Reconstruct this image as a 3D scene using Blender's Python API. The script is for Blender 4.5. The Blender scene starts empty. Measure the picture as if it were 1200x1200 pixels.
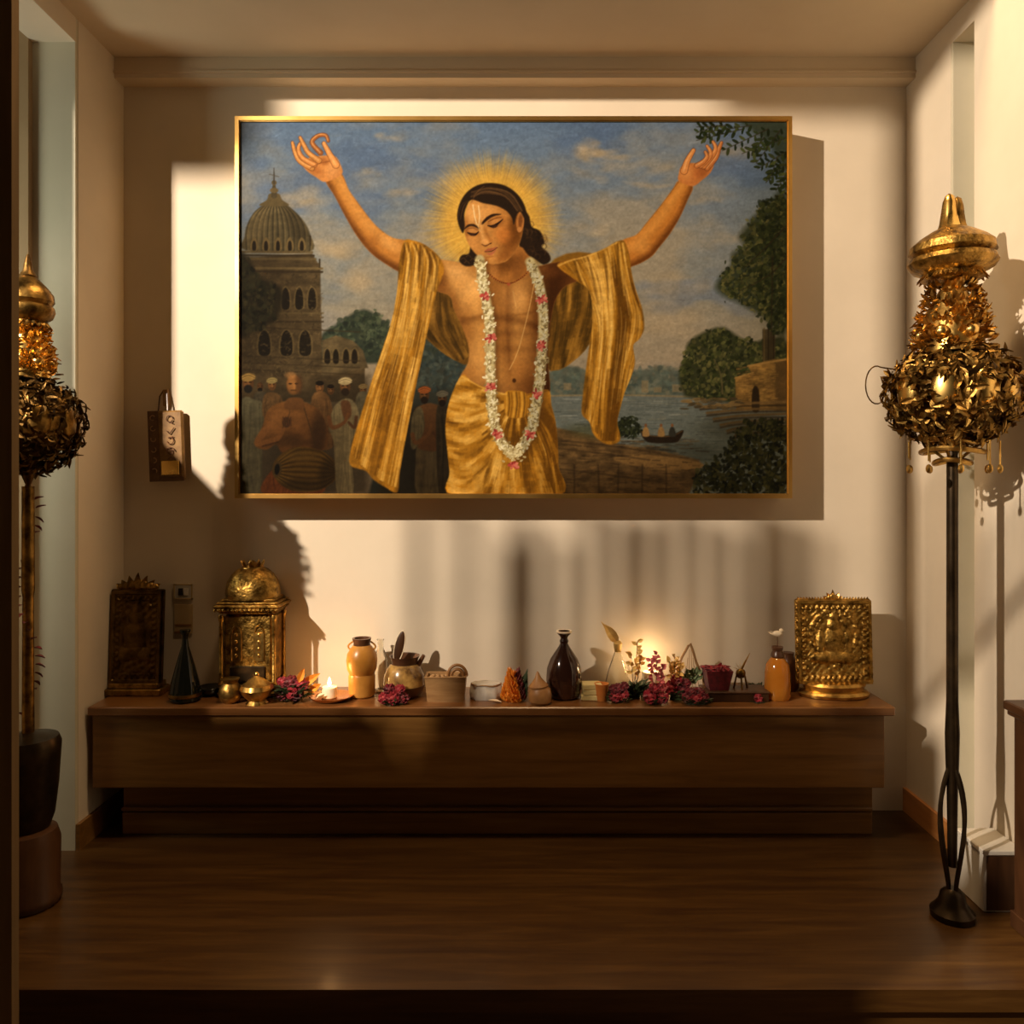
import numpy as np
# ---------------------------------------------------------------- oil painting, brushed stroke by stroke into vertex colours
PX0, PY0, PX1, PY1 = 279.0, 141.0, 923.0, 578.5      # painted rectangle in its own drawing units
PK = 1.2
PW, PH = int((PX1-PX0)*PK), int((PY1-PY0)*PK)

def paint_picture():
    rng = np.random.default_rng(7)
    cv = np.zeros((PH, PW, 3))
    gx = PX0 + (np.arange(PW)+.5)/PK
    gy = PY0 + (np.arange(PH)+.5)/PK
    GX, GY = np.meshgrid(gx, gy)

    def vnoise(sx, sy, seed):
        r = np.random.default_rng(seed)
        nx, ny = int((PX1-PX0)/sx)+3, int((PY1-PY0)/sy)+3
        g = r.random((ny, nx))
        u = (GX-PX0)/sx; v = (GY-PY0)/sy
        i = u.astype(int); j = v.astype(int); fu = u-i; fv = v-j
        fu = fu*fu*(3-2*fu); fv = fv*fv*(3-2*fv)
        return (g[j,i]*(1-fu)+g[j,i+1]*fu)*(1-fv)+(g[j+1,i]*(1-fu)+g[j+1,i+1]*fu)*fv
    def fbm(s, seed, asp=1.0, oct=4):
        t = 0; a = 1; w = 0
        for o in range(oct):
            t = t + a*vnoise(max(1.2,s*asp/2**o), max(1.2,s/2**o), seed+o); w += a; a *= .55
        return t/w
    def C(*c): return np.array(c, float)/255
    def cat(pts, n=6, closed=True):
        p = np.array(pts, float); m = len(p); out = []
        for i in range(m if closed else m-1):
            if closed: a,b,c,d = p[i-1],p[i],p[(i+1)%m],p[(i+2)%m]
            else: a,b,c,d = p[max(i-1,0)],p[i],p[i+1],p[min(i+2,m-1)]
            for k in range(n):
                t = k/n
                out.append(.5*((2*b)+(-a+c)*t+(2*a-5*b+4*c-d)*t*t+(-a+3*b-3*c+d)*t**3))
        if not closed: out.append(p[-1])
        return np.array(out)
    def box(x0,y0,x1,y1):
        i0=max(0,int((x0-PX0)*PK)); i1=min(PW,int((x1-PX0)*PK)+2)
        j0=max(0,int((y0-PY0)*PK)); j1=min(PH,int((y1-PY0)*PK)+2)
        return (slice(j0,max(j0,j1)), slice(i0,max(i0,i1)))
    def mask(pts, soft=.8, smooth=True, n=5):
        p = cat(pts, n) if smooth else np.array(pts,float)
        s = box(p[:,0].min()-soft*3, p[:,1].min()-soft*3, p[:,0].max()+soft*3, p[:,1].max()+soft*3)
        x, y = GX[s], GY[s]
        ins = np.zeros(x.shape, bool); d2 = np.full(x.shape, 1e9)
        q = np.roll(p,-1,0)
        for (ax,ay),(bx,by) in zip(p,q):
            if ay != by:
                c = ((ay>y)!=(by>y)) & (x < (bx-ax)*(y-ay)/(by-ay)+ax); ins ^= c
            ex,ey=bx-ax,by-ay; L=ex*ex+ey*ey+1e-9
            t=np.clip(((x-ax)*ex+(y-ay)*ey)/L,0,1)
            d2=np.minimum(d2,(x-ax-t*ex)**2+(y-ay-t*ey)**2)
        sd = np.where(ins,1,-1)*np.sqrt(d2)
        return s, np.clip(.5+sd/(2*soft),0,1)
    def lay(m, col, a=1.0, nz=None, na=0):
        s, k = m
        c = np.asarray(col)
        if nz is not None: c = np.clip(c*(1+na*(nz[s]-.5))[...,None] if c.ndim==1 else c*(1+na*(nz[s]-.5))[...,None],0,1)
        cv[s] = cv[s]*(1-(k*a)[...,None]) + c*(k*a)[...,None]
    def clipm(m, s):
        full = np.zeros((PH,PW)); full[m[0]] = m[1]; return full[s]
    def fullm(m):
        f = np.zeros((PH,PW)); f[m[0]] = m[1]; return f
    def fill(pts, col, a=1, soft=.8, smooth=True, clip=None, nz=None, na=0, n=5):
        m = mask(pts, soft, smooth, n)
        if clip is not None: m = (m[0], m[1]*clip[m[0]])
        lay(m, col, a, nz, na); return m
    def stroke(pts, w, col, a=1, soft=.7, clip=None, smooth=True, n=4):
        p = cat(pts, n, False) if smooth and len(pts)>2 else np.array(pts,float)
        w = np.interp(np.linspace(0,1,len(p)), np.linspace(0,1,len(np.atleast_1d(w))), np.atleast_1d(w))
        mw = w.max()+soft*2
        s = box(p[:,0].min()-mw, p[:,1].min()-mw, p[:,0].max()+mw, p[:,1].max()+mw)
        x,y = GX[s],GY[s]
        if x.size==0: return
        best = np.full(x.shape,-1e9)
        for i in range(len(p)-1):
            (ax,ay),(bx,by)=p[i],p[i+1]; ex,ey=bx-ax,by-ay; L=ex*ex+ey*ey+1e-9
            t=np.clip(((x-ax)*ex+(y-ay)*ey)/L,0,1)
            best=np.maximum(best, (w[i]+(w[i+1]-w[i])*t)/2-np.sqrt((x-ax-t*ex)**2+(y-ay-t*ey)**2))
        k=np.clip(.5+best/(2*soft),0,1)*a
        if clip is not None: k=k*clip[s]
        cv[s]=cv[s]*(1-k[...,None])+np.asarray(col)*k[...,None]
    def dab(x,y,rx,ry,col,a=1,rot=0,soft=1.0,clip=None):
        R=max(rx,ry)*(1+soft)+1; s=box(x-R,y-R,x+R,y+R)
        X,Y=GX[s]-x,GY[s]-y
        if X.size==0: return
        c_,s_=np.cos(rot),np.sin(rot)
        d=np.sqrt(((X*c_+Y*s_)/rx)**2+((-X*s_+Y*c_)/ry)**2)
        k=np.clip((1+soft*.5-d)/max(soft,.05),0,1); k=k*k*(3-2*k)*a
        if clip is not None: k=k*clip[s]
        cv[s]=cv[s]*(1-k[...,None])+np.asarray(col)*k[...,None]
    def mix(a,b,t): return a+(b-a)*t
    U = rng.uniform
    brush = fbm(7, 90, 1.6, 3); fold = fbm(16, 140, .55, 3)

    # ---------------- sky
    t = np.clip((GY-141)/330,0,1)[...,None]
    sky = mix(C(92,112,138), C(132,126,110), np.clip(t*1.5,0,1))
    n1 = fbm(70, 11, 1.7, 5); n2 = fbm(34, 31, 1.8, 5)
    k = np.clip((n1*.55+n2*.45-.44)*5,0,1)*np.clip(.42+t[...,0]*1.0,0,.9)
    sky = mix(sky, C(150,136,112), k[...,None])
    k2 = np.clip((fbm(50,51,2.0,4)-.52)*5,0,.7)*(1-t[...,0]*.6)
    sky = mix(sky, C(80,98,126), k2[...,None])
    sky = mix(sky, C(150,132,106), (np.clip((GY-340)/100,0,.8))[...,None])
    edge = np.clip((330-GX)/60,0,1)*np.clip((200-GY)/60,0,1)
    sky = mix(sky, C(104,100,92), (edge*.7)[...,None])
    cv[:] = sky
    for cx,cy,rx,ry,a in [(697,172,22,11,.7),(712,182,30,8,.5),(688,178,12,10,.5),(745,196,40,8,.4),(690,205,26,10,.3),
                          (356,228,30,12,.55),(345,240,24,8,.5),(395,290,32,12,.6),(420,330,26,20,.5),(470,225,22,8,.45),
                          (455,160,20,7,.35),(760,215,36,6,.35),(800,330,40,14,.45),(775,380,50,16,.5),(690,270,24,10,.35),
                          (860,180,24,10,.35),(830,235,26,5,.3),(430,200,16,6,.3)]:
        for q in range(9):
            dab(cx+U(-.8,.8)*rx, cy+U(-.7,.7)*ry, rx*U(.25,.5), ry*U(.3,.6), C(172,150,116)*U(.85,1.06), a*.45, U(-.3,.3), 1.3)
    for q in range(1500):
        x,y=U(280,922),U(142,455)
        s=cv[min(PH-1,int((y-PY0)*PK)),min(PW-1,int((x-PX0)*PK))]
        dab(x,y,U(2,6),U(.7,1.8),np.clip(s*U(.88,1.14),0,1),.5,U(-.5,.3),.6)
    # ---------------- halo
    hx,hy=576,259
    R=np.hypot(GX-hx,(GY-hy)); th=np.arctan2(GY-hy,GX-hx)
    ray=np.random.default_rng(3).random(300); ray=ray[((th+np.pi)/(2*np.pi)*299).astype(int)]
    k=np.clip((86+ray*8-R)/44,0,1); k=k*k*(3-2*k)
    cv[:]=mix(cv, mix(C(196,140,46),C(212,164,66),ray[...,None]), (k*.93)[...,None])
    k=np.clip((62-R)/26,0,1)
    cv[:]=mix(cv, C(224,172,72), (k*.6)[...,None])
    for q in range(210):
        a0=U(0,6.283); r0=U(42,60); r1=r0+U(10,30)
        stroke([(hx+np.cos(a0)*r0,hy+np.sin(a0)*r0),(hx+np.cos(a0)*r1,hy+np.sin(a0)*r1)],[.9,.3],C(232,186,92) if q%3 else C(176,122,40),.16,.6)

    def leaves(poly, n, cols, r=(1.5,3.5), asp=(.4,.8), a=.8, soft=.6, rag=5):
        m=fullm(mask(poly,3)); p=np.array(poly,float)
        x0,y0=p.min(0); x1,y1=p.max(0); c=0
        while c<n:
            x,y=U(x0,x1),U(y0,y1)
            jx=int((x+U(-rag,rag)-PX0)*PK); jy=int((y+U(-rag,rag)-PY0)*PK)
            if not(0<=jx<PW and 0<=jy<PH): c+=.2; continue
            if m[jy,jx]<.5: c+=.05; continue
            q=U(*r); dab(x,y,q,q*U(*asp),cols[rng.integers(len(cols))]*U(.8,1.2),a,U(0,3.14),soft); c+=1
    G=lambda r,g,b:C(r,g,b)
    # ---------------- far shore and river (right)
    fill([(640,470),(640,440),(665,428),(700,436),(737,434),(770,430),(790,432),(812,440),(812,470)],C(84,88,76),1,2)
    leaves([(640,466),(645,432),(700,436),(745,436),(775,428),(812,438),(812,462)],420,[G(78,86,74),G(92,94,80),G(66,76,68),G(104,100,80)],(2,5),(.5,.9),.6,.9)
    for x,y,w,h in [(755,452,8,14),(795,454,16,9),(770,456,9,6),(664,452,9,8)]:
        fill([(x-w/2,y-h/2),(x+w/2,y-h/2),(x+w/2,y+h/2),(x-w/2,y+h/2)],C(128,108,76),.65,.8,False)
    fill([(640,462),(922,462),(922,580),(640,580)],C(96,100,92),1,1,False)
    stroke([(640,463),(720,462),(812,464)],2,C(132,112,78),.7)
    for q in range(420):
        x,y=U(640,900),U(466,540)
        stroke([(x,y),(x+U(6,26),y+U(-.6,.6))],U(.5,1.5),[C(132,132,122),C(74,80,76),C(112,108,90),C(62,66,60),C(120,124,118)][q%5]*U(.85,1.1),.5,.6)
    dab(790,530,60,14,C(52,54,44),.6,0,1.2)
    dab(860,500,40,14,C(58,58,46),.5,0,1.2)
    # left distance behind figure
    fill([(470,420),(545,410),(545,580),(430,580)],C(52,54,46),1,2,False)
    # ---------------- trees left centre
    fill([(372,404),(378,388),(395,378),(412,366),(428,362),(444,372),(458,384),(470,380),(520,395),(520,420),(372,424)],C(48,54,42),1,2)
    leaves([(376,404),(384,388),(405,374),(428,362),(450,376),(466,392),(466,415),(376,412)],420,[G(44,52,38),G(58,66,48),G(36,42,34),G(72,78,56)],(1.5,4),(.5,.9),.7,.7)
    leaves([(495,400),(545,405),(545,455),(480,455)],260,[G(44,54,52),G(60,68,60),G(70,76,66),G(38,44,40)],(2,5),(.4,.8),.6,.9)
    # ---------------- temple
    wl=C(92,76,48); wd=C(52,41,26); wm=C(72,58,37)
    fill([(280,300),(300,300),(364,296),(374,312),(374,330),(376,420),(426,426),(426,470),(280,470)],wm,1,1,False,nz=brush,na=.5)
    fill([(376,398),(392,392),(412,398),(424,410),(430,430),(376,440)],C(84,70,46),1,1,False,nz=brush,na=.5)
    dome=[(286,292),(285,276),(288,262),(296,248),(307,239),(319,231),(331,237),(344,247),(354,258),(361,272),(361,294)]
    dm=fill(dome,C(78,68,46),1,1.0,nz=brush,na=.4); dc=fullm(dm)
    for i,x in enumerate(np.linspace(287,361,13)):
        stroke([(320+(x-320)*.1,233),(320+(x-320)*.72,248),(x,268),(x,294)],1.3,C(46,39,26),.75,.7,dc)
        stroke([(322+(x-320)*.1,233),(322+(x-320)*.72,248),(x+2.4,268),(x+2.4,294)],1.3,C(118,98,62),.5,.7,dc)
    dab(347,268,10,26,C(46,38,24),.5,-.3,1.2,dc); dab(300,262,10,20,C(122,102,66),.35,.4,1.2,dc)
    fill([(311,233),(314,226),(325,226),(329,233),(336,240),(303,240)],C(86,72,46),1,.8)
    stroke([(319.5,228),(319.5,214)],[7,3],C(70,60,42),1,.7); dab(319.5,222,5,3,C(96,80,52),1,0,.4); dab(319.5,213,3,3,C(84,72,48),1,0,.4)
    stroke([(319.5,214),(319.3,196)],[2,.8],C(62,54,44),1,.6); stroke([(314,203),(325,206)],.8,C(70,62,50),.8)
    for x in (296,310,324,338,352): 
        fill([(x-4,292),(x-4,283),(x,277),(x+4,283),(x+4,292)],C(104,85,52),1,.7); fill([(x-2,292),(x-2,284),(x,281),(x+2,284),(x+2,292)],C(34,27,18),1,.6)
    for y,x1,c in [(294,364,wl),(298,366,wd),(302,368,wl),(308,372,wm),(313,376,C(104,86,54)),(317,376,wd)]:
        stroke([(280,y),(x1,y+.6)],2.6,c,.9,.7)
    stroke([(362,286),(362,276)],2,wd,1); stroke([(373,312),(373,303)],1.8,wd,1)
    def arch(x,y,w,h,c=C(30,24,16)):
        fill([(x-w/2-1.6,y),(x-w/2-1.6,y-h*.72),(x,y-h-2),(x+w/2+1.6,y-h*.72),(x+w/2+1.6,y)],C(100,82,50),.8,.8)
        fill([(x-w/2,y),(x-w/2,y-h*.7),(x,y-h),(x+w/2,y-h*.7),(x+w/2,y)],c,1,.7)
    for x in (333,349,364): arch(x,360,8,24)
    for y in (366,371,376): stroke([(300,y),(377,y)],2,[wl,wd,wm][y%3],.8)
    for x in (308,334,356): arch(x,414,12,28)
    for x in (382,392,404,414): arch(x,424,6,16)
    for y in (386,420,428,436): stroke([(284,y-4),(420,y+2)],1.6,[wd,wl][y%2],.6)
    for q in range(500):
        x,y=U(281,376),U(318,440); stroke([(x,y),(x+U(-1,4),y+U(-3,3))],U(.6,1.6),[wl,wd,C(40,32,20),C(112,92,58)][q%4],.45)
    fill([(279,300),(292,306),(300,322),(318,330),(330,344),(322,372),(300,384),(279,390)],C(38,33,22),.9,3)
    leaves([(279,300),(292,308),(304,326),(322,338),(322,368),(279,390)],300,[G(34,32,20),G(46,44,28),G(58,52,32),G(26,24,16)],(1.5,4),(.5,.9),.7,.7)
    # ---------------- right trees and ghats
    olive=[G(46,50,24),G(62,64,32),G(36,40,20),G(78,76,40),G(92,86,46),G(30,33,17)]
    fill([(795,442),(798,425),(806,418),(804,404),(815,393),(832,385),(848,383),(866,394),(880,400),(900,396),(922,400),(922,470),(815,466),(800,458)],C(44,46,25),.95,2.5)
    leaves([(796,440),(798,424),(808,404),(832,386),(848,384),(870,396),(895,400),(922,410),(922,466),(815,462)],1100,olive,(1.3,3.4),(.45,.9),.75,.6,4)
    stroke([(846,460),(844,438),(836,420)],[2.4,1],C(96,82,50),.7); stroke([(845,440),(853,424)],[1.4,.6],C(84,72,44),.6)
    fill([(893,385),(908,384),(908,430),(893,430)],C(60,48,28),.9,1,False)
    for x in (895,900,906): stroke([(x,384),(x,428)],1.6,[C(36,28,17),C(92,74,42)][x%2],.8)
    fill([(861,442),(880,436),(876,428),(905,420),(921,420),(921,480),(862,480)],C(120,88,42),1,1,False,nz=brush,na=.8)
    fill([(908,424),(922,420),(922,480),(908,480)],C(74,54,28),.8,1.5,False)
    stroke([(861,442),(882,436)],2,C(150,112,58),.9); stroke([(876,428),(921,420)],2.2,C(150,112,58),.9)
    for q in range(220):
        x,y=U(862,908),U(428,480); stroke([(x,y),(x+U(2,6),y+U(-.6,.2))],1.0,[C(78,56,26),C(152,114,58),C(98,70,34)][q%3],.5)
    fill([(881,480),(881,458),(885,451),(889,458),(889,480)],C(40,29,16),1,.8)
    for i in range(6):
        y=474+i*7; stroke([(820+i*8,y+2),(870,y-2),(922,y-4)],3,C(106,80,44)*(1-.07*i),.9,1); stroke([(820+i*8,y+5),(870,y+1),(922,y)],2,C(52,40,24),.9,1)
    for q in range(60): dab(U(800,870),U(466,478),U(3,6),U(1,2),[C(120,94,54),C(66,54,34),C(92,74,44)][q%3],.7,U(-.2,.2),.5)
    # upper right foliage
    fill([(922,230),(898,240),(884,252),(876,262),(866,276),(872,288),(858,296),(856,310),(844,322),(838,336),(848,346),(862,352),(880,362),(896,372),(922,386)],C(40,44,22),.85,4)
    leaves([(924,228),(900,238),(884,250),(876,270),(870,290),(858,306),(842,330),(850,346),(870,354),(895,372),(924,388)],1150,olive,(1.4,3.6),(.4,.8),.75,.5,6)
    leaves([(886,238),(922,230),(922,390),(896,372)],300,[G(26,30,14),G(38,42,20),G(56,60,30)],(2,4),(.4,.8),.7,.6,3)
    for a_ in [[(922,262),(896,290),(872,312)],[(922,300),(900,322),(866,340)],[(905,300),(903,420)]]: stroke(a_,[2,.8],C(44,34,20),.7)
    def spray(x,y,ang,n,L,cols):
        stroke([(x,y),(x+np.cos(ang)*L,y+np.sin(ang)*L)],[1.3,.6],C(46,36,22),.9)
        for i in range(n):
            f=i/n; px,py=x+np.cos(ang)*L*f,y+np.sin(ang)*L*f; aa=ang+(.9 if i%2 else -.9)+U(-.3,.3); r=U(3,5)
            dab(px+np.cos(aa)*r,py+np.sin(aa)*r,r,r*.42,cols[rng.integers(len(cols))]*U(.8,1.15),.95,aa,.35)
    dk=[G(34,42,20),G(48,56,28),G(62,68,34),G(28,34,16)]
    fill([(868,141),(880,152),(900,166),(910,184),(922,200),(922,141)],C(40,46,24),.75,4)
    for x,y,a_,n,L in [(870,150,2.9,12,56),(900,150,2.7,14,60),(922,160,2.8,14,56),(922,176,2.6,12,40),(922,190,2.4,12,34),(880,146,3.0,10,44),
                      (915,150,2.2,12,50),(922,200,2.1,10,26),(910,185,1.9,8,22),(840,146,2.8,8,26),(895,160,2.2,9,24),(922,205,1.7,9,22),(850,146,3.1,8,34),(835,152,2.5,6,16)]:
        spray(x,y,a_,n,L,dk)
    # stone quay, bush, boat
    fill([(650,500),(690,508),(722,520),(760,524),(819,538),(821,546),(806,580),(640,580)],C(86,64,36),1,1.5,False,nz=brush,na=.7)
    fill([(723,534),(760,532),(819,541),(817,548),(770,550),(724,540)],C(124,92,50),.9,1.2)
    for q in range(260):
        x,y=U(645,815),U(512,578); stroke([(x,y),(x+U(4,16),y+U(-.8,1.5))],U(.7,1.8),[C(58,42,24),C(112,84,48),C(44,32,20),C(98,74,42)][q%4],.5)
    for x in (672,700,724,752,780): stroke([(x,544),(x+U(-2,2),578)],1.8,C(44,32,18),.6,1)
    for y in (522,532,556): stroke([(648,y-8),(700,y-2),(760,y+6)],2,C(52,38,22),.6,1)
    dab(690,505,26,8,C(66,64,38),.6,.1,1.2)
    leaves([(722,508),(724,494),(734,487),(746,492),(752,506),(740,512)],150,[G(34,38,22),G(46,50,28),G(24,27,16)],(1.5,3),(.4,.8),.8,.5,2)
    fill([(750,504),(760,509),(785,509),(800,503),(796,514),(788,518),(758,517)],C(34,25,16),1,.8)
    stroke([(751,505),(762,510),(786,510),(799,504)],1,C(92,68,38),.8,.6)
    for x,c in [(756,C(138,104,60)),(774,C(132,100,58)),(787,C(46,44,36))]:
        fill([(x-3.6,510),(x-3,502),(x,499),(x+3,502),(x+4,510)],c,1,.7); dab(x,497.5,1.7,2.0,C(110,74,44),1,0,.4)
    stroke([(758,524),(790,528)],3,C(36,32,24),.6,1.5)
    leaves([(812,560),(830,540),(850,530),(862,505),(884,490),(922,494),(922,580),(815,580)],1300,[G(28,28,14),G(40,40,20),G(52,50,26),G(20,20,11),G(66,62,32)],(1.5,3.8),(.4,.85),.8,.5,5)
    # ---------------- crowd
    fill([(279,470),(430,440),(430,580),(279,580)],C(56,46,30),.75,6,False)
    fill([(480,476),(530,476),(530,580),(440,580)],C(48,42,30),.85,4,False)
    def head(x,y,r,skin,tur=None,beard=None,hair=None):
        dab(x,y,r*.82,r*1.12,skin*.75,1,0,.3); dab(x-r*.2,y-r*.1,r*.5,r*.8,skin*1.1,.7,0,.9)
        dab(x+r*.1,y+r*.15,r*.14,r*.4,skin*1.25,.6,0,.7)
        for e in (-.38,.3): dab(x+e*r,y-r*.12,r*.2,r*.1,skin*.3,.85,0,.7)
        stroke([(x-r*.28,y+r*.6),(x+r*.25,y+r*.6)],r*.14,skin*.4,.7,.5)
        if beard is not None: dab(x,y+r*.85,r*.62,r*.62,beard,.95,0,.4)
        if hair is not None: dab(x,y-r*.8,r*.8,r*.5,hair,.95,0,.4)
        if tur is not None:
            dab(x,y-r*.85,r*1.05,r*.62,tur,1,-.1,.3)
            for i in range(4): stroke([(x-r,y-r*(.6+.15*i)),(x,y-r*(.95+.18*i)),(x+r,y-r*(.65+.15*i))],r*.12,tur*(.65 if i%2 else 1.2),.7,.5)
    def robe(pts,c):
        m=fullm(fill(pts,c,1,1,nz=brush,na=.4)); p=np.array(pts,float); x0,y0=p.min(0);x1,y1=p.max(0)
        for q in range(int((x1-x0)*1.3)):
            x=U(x0,x1); stroke([(x,y0+U(0,12)),(x+U(-4,4),(y0+y1)/2),(x+U(-6,6),y1)],U(.7,2.2),c*U(.5,1.35),.35,.8,m)
        return m
    skin=C(132,88,48)
    head(303,452,4.5,skin*.7,None,C(26,20,14)); robe([(296,462),(312,462),(318,500),(296,500)],C(70,62,46))
    robe([(279,474),(298,468),(308,478),(306,520),(302,578),(279,578)],C(96,90,66)); head(289,448,8,skin*.9,C(158,124,66),C(30,27,24))
    head(317,450,6,skin*.95,C(142,122,74)); robe([(308,462),(326,462),(332,490),(308,490)],C(104,76,44))
    head(386,456,5,skin*.8,None,None,C(26,20,14)); head(373,453,6,skin,None,None,C(24,18,12)); robe([(364,464),(384,464),(390,520),(366,520)],C(110,78,44))
    head(424,456,5,skin*.8,C(120,98,60)); robe([(416,464),(432,464),(436,520),(416,520)],C(92,84,62))
    # shaved drummer
    robe([(308,578),(312,556),(330,546),(372,556),(374,578)],C(128,70,34))
    tm=fullm(fill([(329,470),(354,470),(372,480),(382,500),(380,524),(356,530),(330,530),(322,520),(310,526),(297,520),(306,498),(312,480)],C(128,84,42),1,1.1,nz=brush,na=.3))
    dab(372,505,10,26,C(62,42,24),.8,.1,1.1,tm); dab(322,492,8,14,C(162,108,56),.6,.3,1.2,tm); dab(346,492,9,9,C(150,100,52),.5,0,1.2,tm); dab(338,515,18,8,C(70,48,26),.6,0,1.2,tm)
    stroke([(312,500),(300,518),(322,514),(330,502)],[8,8,6,5],C(146,96,50),.95,1); stroke([(306,522),(324,517)],2,C(70,46,26),.7)
    dab(334,494,5,6,C(66,44,28),.9,0,.4)
    for i in range(4): stroke([(330+i*3,488),(332+i*2.4,498)],1.6,C(96,62,36),.9,.5)
    stroke([(333,472),(338,482),(330,500)],1.2,C(80,56,32),.7); stroke([(353,472),(368,520)],1.4,C(74,54,30),.8)
    fill([(336,466),(352,466),(354,478),(332,478)],C(110,72,38),1,1)
    head(342.5,450,10.5,C(150,100,52)); dab(349,450,4,11,C(78,50,28),.6,.05,1.0); dab(339,439,6,4,C(182,126,70),.6,0,1.1)
    dr=fullm(fill([(319,556),(320,540),(336,526),(356,523),(380,530),(394,545),(392,560),(374,573),(350,576),(330,569)],C(110,80,32),1,1))
    for i in range(17):
        f=i/16; y=526+50*f; b=(f-.5)*2
        stroke([(322,550+b*9),(346,549+b*25),(374,550+b*24),(393,552+b*6)],1.1,[C(150,114,50),C(58,42,18)][i%2],.75,.6,dr)
    dab(384,556,12,22,C(48,34,16),.7,.2,1.1,dr); dab(350,568,26,7,C(52,38,18),.6,0,1.1,dr); dab(350,534,22,6,C(160,124,58),.4,0,1.2,dr)
    dab(323,549,5.5,10,C(96,74,38),1,.12,.3); dab(323,549,3,6.5,C(26,20,14),1,.12,.4)
    # white turban worshipper
    robe([(390,476),(404,466),(416,474),(420,500),(410,520),(412,578),(394,578),(390,520),(384,500)],C(132,118,84))
    fill([(398,470),(408,470),(410,486),(402,490)],C(98,62,36),.9,1)
    stroke([(384,488),(388,500),(402,494),(406,484)],[5,5,4,3],C(118,76,42),.95,.8); stroke([(416,488),(414,500),(407,494)],[4,4,3],C(88,56,32),.9,.8)
    head(403,452,7.5,skin*.85,C(172,152,108),C(40,30,20))
    # praying pair behind the robe
    robe([(488,578),(486,540),(490,520),(520,520),(522,578)],C(104,90,62))
    fill([(484,484),(492,474),(506,472),(518,482),(518,524),(486,522)],C(108,72,40),1,1.2); robe([(482,486),(492,476),(496,500),(486,524),(480,520)],C(110,98,68))
    stroke([(482,508),(486,518),(500,508),(504,496)],[5,5,4,3],C(122,80,44),.95,.8); stroke([(518,504),(514,514),(506,506)],[4,4,3],C(88,56,32),.9,.8)
    head(496,462,7,skin*.75,C(142,76,34),C(34,25,17)); robe([(510,480),(524,478),(534,500),(532,578),(514,578)],C(62,52,36)); head(517,466,6.5,skin*.65,C(92,86,70),C(30,23,17))

    def glaze(x,y,rx,ry,c,a):
        d=np.hypot((GX-x)/rx,(GY-y)/ry); k=np.clip(1.3-d,0,1); k=k*k*(3-2*k)*a
        cv[:]=cv*(1-k[...,None]*(1-np.array(c)))
    glaze(300,560,110,110,(.62,.58,.52),1); glaze(420,540,110,110,(.66,.62,.56),1); glaze(515,540,60,90,(.62,.58,.52),1)
    glaze(290,360,70,110,(.72,.70,.66),1); glaze(900,540,120,70,(.7,.68,.6),.9); glaze(740,570,120,30,(.75,.72,.66),.9); glaze(920,300,60,160,(.8,.8,.75),.8)
    # ---------------- main figure
    gold=C(186,124,32); goldl=C(222,164,62); goldd=C(116,72,16); goldk=C(74,46,12)
    SK=C(172,116,54); SL=C(214,154,82); SD=C(108,62,22); SX=C(84,46,16)
    def folds(m, lines, n, w=(1,3), cols=(goldl,goldd), a=.5, jit=3):
        for q in range(n):
            L=np.array(lines[rng.integers(len(lines)-1)] ,float); i=rng.integers(len(lines)-1)
            A,B=np.array(lines[i],float),np.array(lines[i+1],float); f=U(0,1); P=A+(B-A)*f+rng.normal(0,jit*.9,A.shape)*np.array([1,1.6])
            a0=rng.integers(0,max(1,len(P)-1)); P=cat(P,6,False); n0=int(U(0,.75)*len(P)); P=P[n0:n0+max(4,int(U(.15,.5)*len(P)))]
            stroke(P,[.5,U(*w),U(*w),.5],cols[q%len(cols)]*U(.85,1.12),a,.8,m)
    def cloth(m, lines, nf, seed, edge=None, nu=80, w=None, dark=C(92,56,12), mid=C(168,112,28), light=C(230,176,82), cr=.5, wander=.35):
        r=np.random.default_rng(seed); L=[cat(l,8,False) for l in lines]; nv=min(len(l) for l in L); L=np.array([[np.array([np.interp(q,np.linspace(0,1,len(l)),l[:,c]) for c in (0,1)]) for q in np.linspace(0,1,26)] for l in L])
        ph=r.random(8)*6.28; G3=[(r.random((int(nf*2)+2,8)),nf*2,3.2,2.2),(r.random((int(nf*5)+2,14)),nf*5,7.,1.5),(r.random((int(nf*8)+2,30)),nf*8,22.,cr*1.6)]; cn=r.random((nu//2+2,28)); us=np.linspace(0,1,nu)
        order=r.permutation(nu)
        for iu in order:
            u=us[iu]; f=u*(len(lines)-1); i=min(int(f),len(lines)-2); P=L[i]+(L[i+1]-L[i])*(f-i)
            wid=np.hypot(*(L[-1]-L[0])[12])/nu*2.0 if w is None else w
            for a in range(0,25,2):
                v=a/25
                wob=wander*(np.sin(v*5+ph[0]+u*3)+.6*np.sin(v*11+ph[1]+u*5))/2
                q=0
                for (g,fu,fv,am) in G3:
                    U_=(u+wob*.12)*fu; V_=v*fv; i0,j0=int(U_)%g.shape[0],int(V_); du,dv=U_-int(U_),V_-int(V_); du=du*du*(3-2*du); dv=dv*dv*(3-2*dv); i1=(i0+1)%g.shape[0]
                    q+=am*((g[i0,j0]*(1-du)+g[i1,j0]*du)*(1-dv)+(g[i0,j0+1]*(1-du)+g[i1,j0+1]*du)*dv-.5)
                q*=1.15
                if edge is not None: q=q+edge(u,v)
                c=mix(mid,light,min(1,q)) if q>0 else mix(mid,dark,min(1,-q))
                j=r.normal(0,.4,2); seg=P[a:a+4]+j
                stroke(seg,[wid*.7,wid,wid*.7],c,.62,.8,m,False)
    # back drapes under the arms
    bd=fullm(fill([(504,326),(530,334),(542,376),(554,404),(547,426),(529,419),(505,402),(494,384)],C(98,66,22),1,1.2))
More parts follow.
